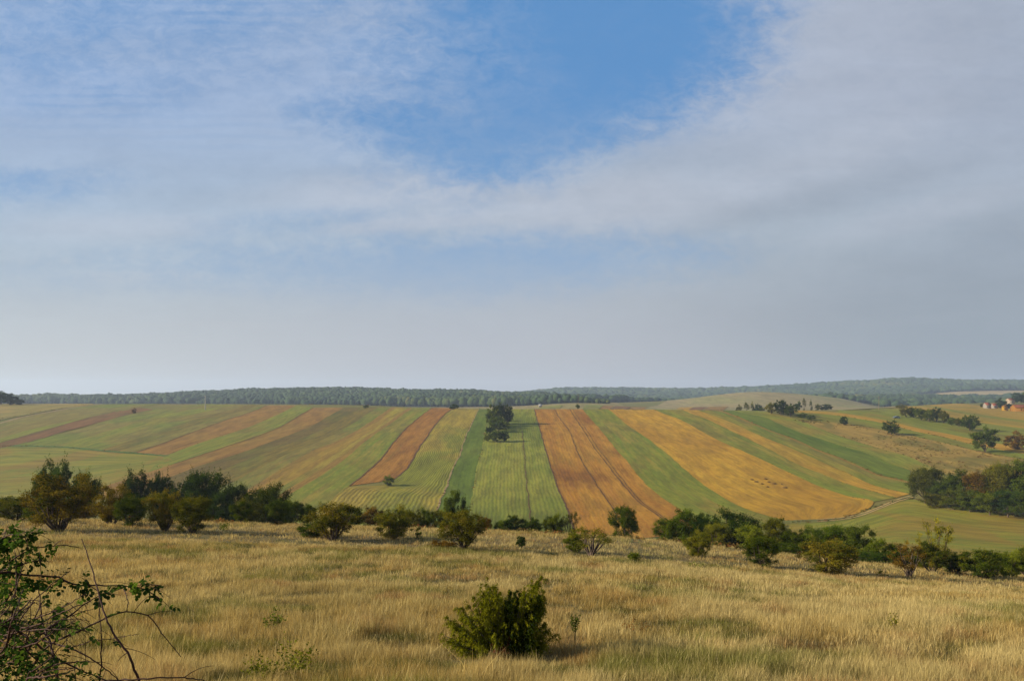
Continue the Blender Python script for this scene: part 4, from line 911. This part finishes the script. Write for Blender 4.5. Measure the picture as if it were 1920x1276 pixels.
# ------------------------------------------------------------------ wild rose arching in from the left
gr_ = np.random.default_rng(13)
RD = 3.0; rb = world(-40, 1276, RD); rz_ = float(hz(rb[0], RD))
rr_ = bpy.data.objects.new('wild_rose_bush', None); C.objects.link(rr_); rr_.location = (rb[0], RD, rz_)
tag(rr_, 'wild rose bush with dark reddish arching canes at the lower left corner', 'rose bush')
canes = [([(-60,1120),(0,1072),(50,1077),(100,1080),(140,1095),(175,1097),(212,1097),(250,1099),(275,1107),(300,1123)], .0055, 1.0, .0),
 ([(-30,1100),(0,1070),(37,1040),(75,1026),(118,1022),(150,1026)], .004, .35, .12), ([(262,1276),(240,1225),(212,1185),(192,1140),(182,1100),(170,1060),(154,1010)], .0045, .05, -.15),
 ([(60,1250),(88,1212),(150,1182),(200,1157),(238,1146),(275,1152),(300,1182),(338,1230)], .004, .03, .1), ([(40,1230),(88,1180),(125,1158),(162,1130),(195,1112),(225,1103)], .004, .1, .2),
 ([(108,1280),(100,1225),(92,1200),(78,1160),(75,1115),(72,1095)], .005, .15, -.1), ([(190,1276),(262,1272),(325,1269),(375,1273),(400,1290)], .004, .0, -.2),
 ([(184,1290),(190,1240),(190,1190),(188,1165),(183,1120)], .0035, .0, .25), ([(80,1200),(137,1217),(175,1237),(212,1265),(235,1290)], .0035, .03, .05),
 ([(-60,1140),(0,1162),(40,1186),(75,1212),(150,1255),(210,1278)], .006, .12, -.1), ([(-30,1008),(0,1000),(40,996),(60,998),(88,1000)], .003, .7, .1),
 ([(-20,1030),(20,1002),(45,1005),(52,1030),(48,1045)], .003, .7, .0), ([(-40,1100),(0,1072),(35,1060),(70,1050),(98,1052)], .0035, .4, .05), ([(300,1098),(272,1094),(250,1099)], .002, .5, .0),
 ([(-40,1280),(10,1210),(60,1130),(110,1085),(130,1070)], .004, .1, -.2), ([(-40,1180),(20,1190),(60,1228),(100,1270)], .005, .15, .1), ([(-60,1040),(-10,1010),(8,1025),(20,1060),(15,1090)], .004, .8, .05),
 ([(232,1103),(240,1130),(238,1146)], .002, .0, .1), ([(130,1215),(175,1200),(215,1195),(260,1188)], .002, .05, .0)]
for _ in range(34):
    x0 = gr_.uniform(-60, 70); y0 = gr_.uniform(1150, 1290); a_ = gr_.uniform(-1.4, .3); L = gr_.uniform(70, 170); cv = gr_.uniform(-.9, 1.2); p_ = []
    for k in range(6):
        p_.append((x0, y0)); x0 += L / 5 * math.cos(a_); y0 += L / 5 * math.sin(a_); a_ += cv / 5 + gr_.normal() * .08
    canes.append((p_, gr_.uniform(.002, .0042), .12, gr_.uniform(-.45, .45)))
m_cane = plain('rose canes', (0.040, 0.018, 0.012), .7, .35, 30)
m_rleaf = leaf_mat('rose leaves', (0.2, 0.16, 0.03), .35)
LV, LF, LR = [], [], []; nlv = 0
org = np.array([rb[0], RD, rz_])
def leaflet(p, ax, nrm, L, W, r):
    global nlv
    ax = ax / np.linalg.norm(ax); sd_ = np.cross(ax, nrm); sd_ /= max(np.linalg.norm(sd_), 1e-6); up_ = np.cross(sd_, ax)
    pr = [(0, 0), (.25, .36), (.55, .5), (.8, .32), (1, 0)]
    pts = [p + ax * L * a for a, _ in pr]; pts[2] = pts[2] - up_ * W * .12
    lf = [p + ax * L * a + sd_ * W * b_ + up_ * W * .12 for a, b_ in pr[1:4]]; rt = [p + ax * L * a - sd_ * W * b_ + up_ * W * .12 for a, b_ in pr[1:4]]
    V_ = pts + lf + rt; LV.extend(V_); n = nlv
    for q in ((0, 1, 5), (1, 2, 6, 5), (2, 3, 7, 6), (3, 4, 7), (0, 8, 1), (1, 8, 9, 2), (2, 9, 10, 3), (3, 10, 4)): LF.append(tuple(n + i for i in q))
    nlv += len(V_); LR.extend([r] * len(V_))
def compound(p, d_, r, sc_=1.0):
    d_ = d_ / np.linalg.norm(d_); sc_ = sc_ * .74; L = .055 * sc_ * gr_.uniform(.7, 1.2); nrm = np.array([0, 0, 1.]) + gr_.normal(size=3) * .45
    sd_ = np.cross(d_, nrm); sd_ /= np.linalg.norm(sd_)
    for s in (.4, .72):
        for sg in (-1, 1): leaflet(p + d_ * L * s - np.array([0, 0, .006]) * s, d_ * .5 + sd_ * sg + np.array([0, 0, -.35]), nrm + gr_.normal(size=3) * .3, .024 * sc_ * gr_.uniform(.8, 1.2), .020 * sc_, r + gr_.normal() * .1)
    leaflet(p + d_ * L, d_ + np.array([0, 0, -.5]), nrm, .027 * sc_, .021 * sc_, r)
def stem_leaves(pth, dens, n_):
    for k in range(int(n_ * dens)):
        i = gr_.integers(1, len(pth) - 1); p = pth[i]; dd_ = gr_.normal(size=3) * .8; dd_[2] -= .55
        compound(p, dd_, np.clip(gr_.uniform(.05, .55) + (.35 if i > len(pth) * .8 else 0), 0, 1))
for pl, rad, dens, dz in canes:
    a = resample(pl, 26); n = len(a); ss = np.linspace(0, 1, n)
    dd = RD + dz + .12 * np.sin(ss * 3 + rad * 900); pth = np.array([world(a[i, 0], a[i, 1], dd[i]) for i in range(n)]) + gr_.normal(size=(n, 3)) * .0012
    # root the cane: canes that start outside the frame continue down to the ground
    foot = np.array([rb[0] + gr_.normal() * .12, RD + dz * .6, rz_ - .02])
    if pl[0][0] < 5 or pl[0][1] > 1250:
        if pl[0][1] > 1262 and pl[0][0] > 90: foot = np.array([pth[0][0] + gr_.normal() * .05 - .05, pth[0][1], float(hz(pth[0][0], pth[0][1]))])
        ts = np.linspace(0, 1, 7)[:-1, None]; md = (foot + pth[0]) / 2 + np.array([-.08, 0, .15]); pre = (1-ts)**2 * foot + 2*ts*(1-ts) * md + ts**2 * pth[0]; full_ = np.concatenate([pre, pth])
    else: full_ = pth
    mb = MB(); rads = np.linspace(rad * 1.15, rad * .35, len(full_)); mb.tube(full_ - org, rads, 6)
    for k in range(int(len(full_) * .7)):                              # thorns
        i = gr_.integers(1, len(full_) - 1); q = gr_.normal(size=3); q /= np.linalg.norm(q); mb.tube([full_[i] - org, full_[i] - org + q * .007], [.0016, .0002], 3)
    for k in range(3 if dens > .02 else 1):                            # side twigs
        i = gr_.integers(len(full_) // 3, len(full_) - 2); q = gr_.normal(size=3) * [.7, .4, .6]; q /= np.linalg.norm(q); L = gr_.uniform(.05, .14)
        tw = np.array([full_[i] + q * L * u + np.array([0, 0, -.3]) * L * u * u for u in np.linspace(0, 1, 5)]); mb.tube(tw - org, np.linspace(rad * .4, .0008, 5), 4); stem_leaves(tw, dens, 5)
    link('cane', mb.mesh('cane', True), rr_, m_cane); stem_leaves(pth, dens, 26)
for cx_, cy_, sx_, sy_, nn_, dz in [(10, 1112, 26, 28, 48, .05), (60, 1096, 50, 12, 34, 0), (35, 1252, 55, 28, 110, .1), (10, 1030, 16, 30, 9, 0), (95, 1150, 25, 12, 9, .1), (8, 1175, 18, 30, 30, .2), (90, 1222, 22, 12, 16, -.1), (150, 1268, 30, 8, 14, 0)]:
    for k in range(nn_):
        dd_ = gr_.normal(size=3); dd_[2] -= .4; compound(world(cx_ + gr_.normal() * sx_ * .6, cy_ + gr_.normal() * sy_ * .6, RD + dz + gr_.normal() * .12), dd_, np.clip(gr_.uniform(0, .5), 0, 1), gr_.uniform(.7, 1.05))
me = npmesh('leaves', np.array(LV) - org, [i for q in LF for i in q], [len(q) for q in LF], fl=np.clip(LR, 0, 1))
lo_ = link('leaves', me, rr_, m_rleaf); lo_.color = (0.060, 0.105, 0.040, -.1)
# ------------------------------------------------------------------ weeds standing in the grass
m_weed = leaf_mat('weed leaves', (0.25, .1, .03), .3)
def weed(name, px, base, top, wid, colr, label, cat='weed', lw=.03, n=160, shape='leafy', grp=None, aut=0.):
    gw = np.random.default_rng(px); x, d = unproj(px, base, 5, 60); z = float(hz(x, d)); h = (base - top) / F * d; wd = wid / F * d
    root = bpy.data.objects.new(name, None); C.objects.link(root); root.location = (x, d, z); tag(root, label, cat, grp)
    mb = MB(); P_ = []
    for k in range(9 if shape != 'fern' else 6):
        a = gw.uniform(0, 6.28); e = np.array([math.cos(a) * wd * gw.uniform(.1, .5), math.sin(a) * wd * gw.uniform(.1, .5), h * gw.uniform(.55, 1.0)])
        pth = [np.array([0, 0, -.03]), e * np.array([.3, .3, .5]), e]; mb.tube(pth, [.004, .003, .0015], 4)
        for q in range(n // 9): u = gw.uniform(.35, 1.05); P_.append(pth[1] * (1 - u) * .8 + e * u + gw.normal(size=3) * wd * .07)
    P_ = np.array(P_); v, r4 = quads(P_, gw.uniform(.6, 1.2, len(P_)) * lw, gw.random(len(P_)), g=gw)
    me = npmesh('leaves', v, np.arange(len(v)), np.full(len(v) // 4, 4), fl=r4)
    o1 = link('stems', mb.mesh('stems'), root, plain('weed stem', (0.13, 0.10, 0.04), .9)); o2 = link('leaves', me, root, m_weed); o2.color = (*colr, aut); return root
weed('green_weed', 505, 1188, 1142, 54, (0.09, 0.125, 0.025), 'small leafy green weed left of the juniper in the dry grass', lw=.026, n=260)
weed('green_weed', 525, 1286, 1222, 150, (0.13, 0.14, 0.03), 'wide patch of yellow green weed at the bottom edge left of the juniper', lw=.020, n=900)
weed('green_weed', 1078, 1214, 1136, 26, (0.05, 0.07, 0.02), 'thin dark green sapling just right of the juniper', lw=.022, n=190)
weed('dry_weed', 1190, 1192, 1166, 50, (0.20, 0.075, 0.03), 'rusty red fern like weed in the grass right of the juniper', lw=.018, n=220)
weed('green_weed', 1675, 1190, 1146, 26, (0.15, 0.15, 0.03), 'thin yellow green seedling alone in the grass at right', lw=.022, n=110)
weed('dry_weed', 793, 1092, 1060, 36, (0.24, 0.14, 0.05), 'brown twiggy dry weed above left of the juniper', lw=.015, n=160)
weed('dry_weed', 842, 1125, 1090, 24, (0.23, 0.13, 0.035), 'ochre seed head on a leaning stalk just left of the juniper top', lw=.015, n=90)
weed('green_weed', 1845, 1112, 1098, 22, (0.06, 0.10, 0.025), 'tiny dark green weed in the grass near the right border', lw=.03, n=60)
weed('dry_weed', 600, 1063, 1046, 20, (0.2, 0.13, 0.04), 'small ochre weed on the meadow left of centre below the wide hawthorn', lw=.02, n=60)
weed('dry_weed', 553, 1008, 972, 20, (0.22, 0.15, 0.07), 'pale dry twiggy sapling left of the wide leaning hawthorn', lw=.02, n=60)
weed('green_weed', 1300, 1068, 1058, 50, (0.08, 0.11, 0.022), 'flat dark green weed patch below the lone brown tipped bush', lw=.04, n=200)
weed('green_weed', 420, 994, 982, 44, (0.10, 0.12, 0.03), 'low green weed clump beneath the small tree right of the left hawthorns', lw=.05, n=200)

# wheel ruts running down to the orange field
for off_x in (-.26, .26):
    ys = np.linspace(54, 68, 40); xs = .158 * ys + off_x * 1.0
    v = np.concatenate([np.c_[xs - .07, ys, hz(xs - .07, ys) + .06], np.c_[xs + .07, ys, hz(xs + .07, ys) + .06]]); i = np.arange(39); q = np.stack([i, i + 40, i + 41, i + 1], -1)
    me = npmesh('wheel_rut', v, q, np.full(39, 4)); tag(link('wheel_rut', me, mat=m_verge), kind='structure')

# ------------------------------------------------------------------ houses, car, poles, heaps
m_white = plain('white render', (0.19, 0.17, 0.14), .8, .06); m_cream = plain('cream render', (0.26, 0.20, 0.14), .8, .06); m_orange = plain('orange render', (0.18, 0.085, 0.012), .8, .08); m_yellow = plain('yellow boards', (0.27, 0.15, 0.012), .8, .08)
m_rred = plain('red brown roof tiles', (0.16, 0.05, 0.03), .85, .2); m_rbrn = plain('brown roof tiles', (0.11, 0.035, 0.016), .85, .2); m_glass = plain('dark glass', (0.03, 0.035, 0.04), .15); m_door = plain('door boards', (0.12, 0.06, 0.03), .7)
def house(name, px0, px1, top, eave, d, depth, wall, roof, label, gable_x=False, cat='house'):
    x0 = (px0 - CX) / F * d; x1 = (px1 - CX) / F * d; cx = (x0 + x1) / 2; wd = x1 - x0; z = float(hz(cx, d)) - .2
    ze = -(eave - HY) / F * d - z; zt = -(top - HY) / F * d - z; zt = max(zt, ze + 1.0)
    root = bpy.data.objects.new(name, None); C.objects.link(root); root.location = (cx, d, z); tag(root, label, cat, 'houses at the upper right')
    a, b_ = wd / 2, depth / 2; mb = MB()
    v = [(-a, -b_, -1), (a, -b_, -1), (a, b_, -1), (-a, b_, -1), (-a, -b_, ze), (a, -b_, ze), (a, b_, ze), (-a, b_, ze)]
    f = [(0, 1, 5, 4), (1, 2, 6, 5), (2, 3, 7, 6), (3, 0, 4, 7)]
    if gable_x: v += [(0, -b_, zt - .15), (0, b_, zt - .15)]; f += [(4, 5, 8), (6, 7, 9)]
    else: v += [(-a, 0, zt - .15), (a, 0, zt - .15)]; f += [(5, 6, 9), (7, 4, 8)]
    mb.add(v, f); wl = link('wall', mb.mesh('wall'), root, wall)
    e = .18; mb = MB(); t_ = .14
    for s in (-1, 1):
        if gable_x: q = [(s * (a + e), -b_ - e, ze - .2), (s * (a + e), b_ + e, ze - .2), (0, b_ + e, zt), (0, -b_ - e, zt)]
        else: q = [(-a - e, s * (b_ + e), ze - .2), (a + e, s * (b_ + e), ze - .2), (a + e, 0, zt), (-a - e, 0, zt)]
        q2 = [(x, y, zz_ + t_) for x, y, zz_ in q]; mb.add(q + q2, [(0, 1, 2, 3), (4, 5, 6, 7), (0, 1, 5, 4), (1, 2, 6, 5), (2, 3, 7, 6), (3, 0, 4, 7)])
    rf = link('roof', mb.mesh('roof'), root, roof)
    ch = MB().box(a * .3, a * .3 + .5, -.25, .25, zt - .6, zt + .5); link('chimney', ch.mesh('chimney'), rf, roof)
    for k in (-.55, .1): link('window', MB().box(a * k - .35, a * k + .45, -b_ - .05, -b_ - .003, max(ze * .4, .7), max(ze * .4, .7) + .9).mesh('window'), root, m_glass)
    link('door', MB().box(a * .6, a * .6 + .9, -b_ - .05, -b_ - .003, .1, 2.0).mesh('door'), root, m_door)
    return root
house('cottage', 1846, 1855, 754.5, 758.5, 690, 5, m_white, m_rred, 'small white cottage with a red roof, left one of the pair beyond the maize')
house('cottage', 1860, 1868, 756, 760, 700, 4.5, m_white, m_rred, 'smaller white cottage with a red roof, right one of the pair beyond the maize')
house('house', 1889, 1899, 746.5, 749, 860, 7, m_cream, m_rbrn, 'cream house on the slope in front of the dark round tree')
house('farm_building', 1899, 1945, 758.5, 763, 640, 7, m_orange, m_rbrn, 'long orange farm building with a brown roof at the right border', cat='farm building')
house('garden_shed', 1880, 1887, 759, 762, 650, 3, m_yellow, m_orange, 'little yellow shed left of the long orange farm building', True, cat='shed')
house('hut', 1010, 1016, 757.5, 760, 900, 4, m_white, plain('grey roof', (.2, .2, .19), .8), 'tiny pale hut in front of the dark wood right of the central grove', cat='hut')
m_conc = plain('pale concrete', (0.30, 0.28, 0.25), .85, .1); m_wood_ = plain('weathered wood', (0.17, 0.13, 0.085), .9, .2)
def pole(px, top, d, r, mat, label, arm=True):
    x = (px - CX) / F * d; z = float(hz(x, d)); h = -(top - HY) / F * d - z
    root = bpy.data.objects.new('utility_pole', None); C.objects.link(root); root.location = (x, d, z); tag(root, label, 'pole')
    link('post', MB().tube([(0, 0, -.5), (0, 0, h * .5), (0, 0, h)], [r * 1.3, r, r * .7], 8).mesh('post'), root, mat)
    if arm: link('crossarm', MB().box(-.9, .9, -.06 - r, -r + .02, h * .93, h * .93 + .14).mesh('crossarm'), root, mat)
pole(385, 741, 540, .28, m_conc, 'thin white concrete pole on the ridge at left')
pole(1648, 742, 560, .15, m_wood_, 'weathered wooden pole on the ridge at right')
pole(1084, 738, 560, .09, m_wood_, 'faint thin wooden pole on the ridge by the tiny lone tree')
# parked car
cxp, cd = 1681, 0; cx_, cy_ = unproj(1681, 784, 180, 700); cr = bpy.data.objects.new('parked_car', None); C.objects.link(cr); cr.location = (cx_, cy_, float(hz(cx_, cy_)) + .1); cr.rotation_euler = (0, 0, .15)
tag(cr, 'small blue grey car parked in the fields left of the upper right tree row', 'car')
m_car = plain('blue grey paint', (0.10, 0.13, 0.17), .35, .05); m_tyre = plain('tyre rubber', (0.02, 0.02, 0.02), .9)
prof = [(-2.1, .35), (-2.1, .85), (-1.75, .95), (-.95, 1.0), (-.45, 1.45), (.95, 1.48), (1.6, 1.0), (2.1, .92), (2.1, .35)]
v = [(x, -.82, z_) for x, z_ in prof] + [(x, .82, z_) for x, z_ in prof]; n = len(prof); f = [tuple(range(n)), tuple(range(2 * n - 1, n - 1, -1))] + [(i, (i + 1) % n, n + (i + 1) % n, n + i) for i in range(n)]
link('body', MB().add(v, f).mesh('body'), cr, m_car)
for sy in (-1, 1): link('window', MB().box(-.55, 1.1, sy * .825 - .004, sy * .825 + .004, 1.02, 1.38).mesh('window'), cr, m_glass)
for sx in (-1.3, 1.3):
    for sy in (-.8, .8): link('wheel', MB().tube([(sx, sy - .1, .32), (sx, sy - .099, .32), (sx, sy + .099, .32), (sx, sy + .1, .32)], [.02, .32, .32, .02], 14).mesh('wheel'), cr, m_tyre)
# heaps of straw in the golden field
m_heap = plain('dark straw', (0.12, 0.068, 0.018), .95, .4, 3.0)
HG_ = 'straw heaps lying in the golden field'
for i, (px_, py_, w_) in enumerate([(1410, 900, 8), (1418, 904, 8), (1429, 908, 7), (1435, 899, 9), (1441, 904.5, 7), (1439, 913.5, 7), (1451, 907.5, 10), (1471, 915, 11), (1466, 909, 4)]):
    x, d = unproj(px_, py_, 180, 500); gh = np.random.default_rng(i); wm = w_ / F * d * .5
    bv = ICO2[0] * (1 + gh.normal(size=(len(ICO2[0]), 1)) * .16); bv = bv * [wm, wm * .8, .34 + .01 * w_]; bv[:, 2] = np.maximum(bv[:, 2], -.15)
    me = npmesh('straw_heap', bv, np.array(ICO2[1]), np.full(len(ICO2[1]), 3), smooth=False); o1 = link('straw_heap', me, mat=m_heap); o1.location = (x, d, float(hz(x, d)) + .2)
    tag(o1, ['low dark straw heap at the left end of the cluster', 'low straw heap second from the left', 'small straw heap in the middle of the lower row', 'wide straw heap at the top of the cluster', 'small straw heap at the centre of the cluster', 'straw heap lowest in the cluster', 'bulky dark straw heap right of the cluster centre', 'widest straw heap, alone at the right end', 'tiny straw heap above the widest one'][i], 'straw heap', HG_)

# ------------------------------------------------------------------ haze
# rough tussocks and low scrub scattered over the margins and the fallow slope
def tufts(name, pts, label, sz=(.35, .8), cols=((.10, .085, .02), (.16, .11, .035), (.06, .07, .014), (.13, .06, .02))):
    gt = np.random.default_rng(len(pts)); P_, S_, Cc = [], [], []
    for x, y in pts:
        r = gt.uniform(*sz); n = 16; q = gt.normal(size=(n, 3)); q /= np.linalg.norm(q, axis=1)[:, None]; q *= r * gt.random((n, 1)) ** .5; q[:, 2] = np.abs(q[:, 2]) * .7
        P_.append(q + [x, y, float(hz(x, y)) + .1]); S_.append(np.full(n, r * .3) * gt.uniform(.6, 1.3, n)); c_ = np.array(cols[gt.integers(len(cols))]) * gt.uniform(.7, 1.25); Cc.append(np.tile(c_, (n, 1)) * gt.uniform(.75, 1.2, (n, 1)))
    v, _ = quads(np.concatenate(P_), np.concatenate(S_), np.zeros(sum(map(len, S_))), g=gt)
    me = npmesh(name, v, np.arange(len(v)), np.full(len(v) // 4, 4), col_=np.repeat(np.concatenate(Cc), 4, 0)); return tag(link(name, me, mat=m_grass), label, 'scrub', kind='stuff')
gt = np.random.default_rng(99); pts = []
wa, wb = resample(W1, 50), resample(W0, 50)
for _ in range(1500):
    i = gt.integers(50); s_ = gt.random(); p = wa[i] * (1 - s_) + wb[i] * s_
    if vnoise(p[0], p[1] * 3, 22, 5) + gt.normal() * .12 > .48: pts.append(unproj(p[0] + gt.normal() * 6, p[1], 180, 700))
for pl, k_, sp in ((PTH, 12, 4), (T_R, 60, .8), (W1, 120, 2), (Y1, 50, 1), (G1, 150, 2.5), (TRK_U, 70, 2), (L_R, 60, .6), (K_R, 60, .4), (XB, 60, .6)):
    r_ = resample(pl, 200)
    for _ in range(k_): p = r_[gt.integers(200)]; pts.append(unproj(p[0] + gt.normal() * sp, p[1] + gt.normal() * sp * .4, 150, 640))
pts_b = []
for pl in (D_L, D_R, E_R, F_R, G_R, H_R, I_R, J_R, N_R, O_R, P_R, Q_R, R_R, S_R, U_R, V_R):
    r_ = resample(pl, 200)
    for _ in range(70): p = r_[gt.integers(200)]; pts_b.append(unproj(p[0] + gt.normal() * .7, p[1] + gt.normal() * .3, 150, 640))
tufts('margin_weeds', pts_b, 'weedy grass along the borders of the field strips', (.15, .42))
for _ in range(90): px_ = gt.uniform(560, 720); pts.append(((px_ - CX) / F * crest(px_) , crest(px_) + gt.normal() * 4))
tufts('scrub', pts, 'rough dry tussocks and low scrub on the fallow slope and field margins')
pts = []
for _ in range(1600):
    px_ = gt.uniform(-100, 2050); d_ = gt.uniform(58, 74); x = (px_ - CX) / F * d_
    if vnoise(px_, 0, 40, 3) + gt.normal() * .15 > .42: pts.append((x, d_))
tufts('undergrowth', pts, 'low weeds and bramble undergrowth between the shrubs at the lower meadow edge', (.2, .5))

hb = MB().box(-6990, 6990, -6990, 6990, -430, 150)
hm = bpy.data.materials.new('air haze'); hm.use_nodes = True; t = NT(hm.node_tree); t.n.clear()
pv = t.n.new('ShaderNodeVolumePrincipled'); pv.inputs['Color'].default_value = (0.62, 0.76, 0.96, 1); pv.inputs['Density'].default_value = 0.00015
pv.inputs['Anisotropy'].default_value = 0.2
oo = t.n.new('ShaderNodeOutputMaterial'); t.link(pv.outputs[0], oo.inputs['Volume'])
tag(link('haze', hb.mesh('haze'), mat=hm), 'thin blue haze in the air over the far hills', 'haze', kind='stuff')
sc.cycles.volume_bounces = 0
sc.cycles.max_bounces = 6; sc.cycles.transparent_max_bounces = 8
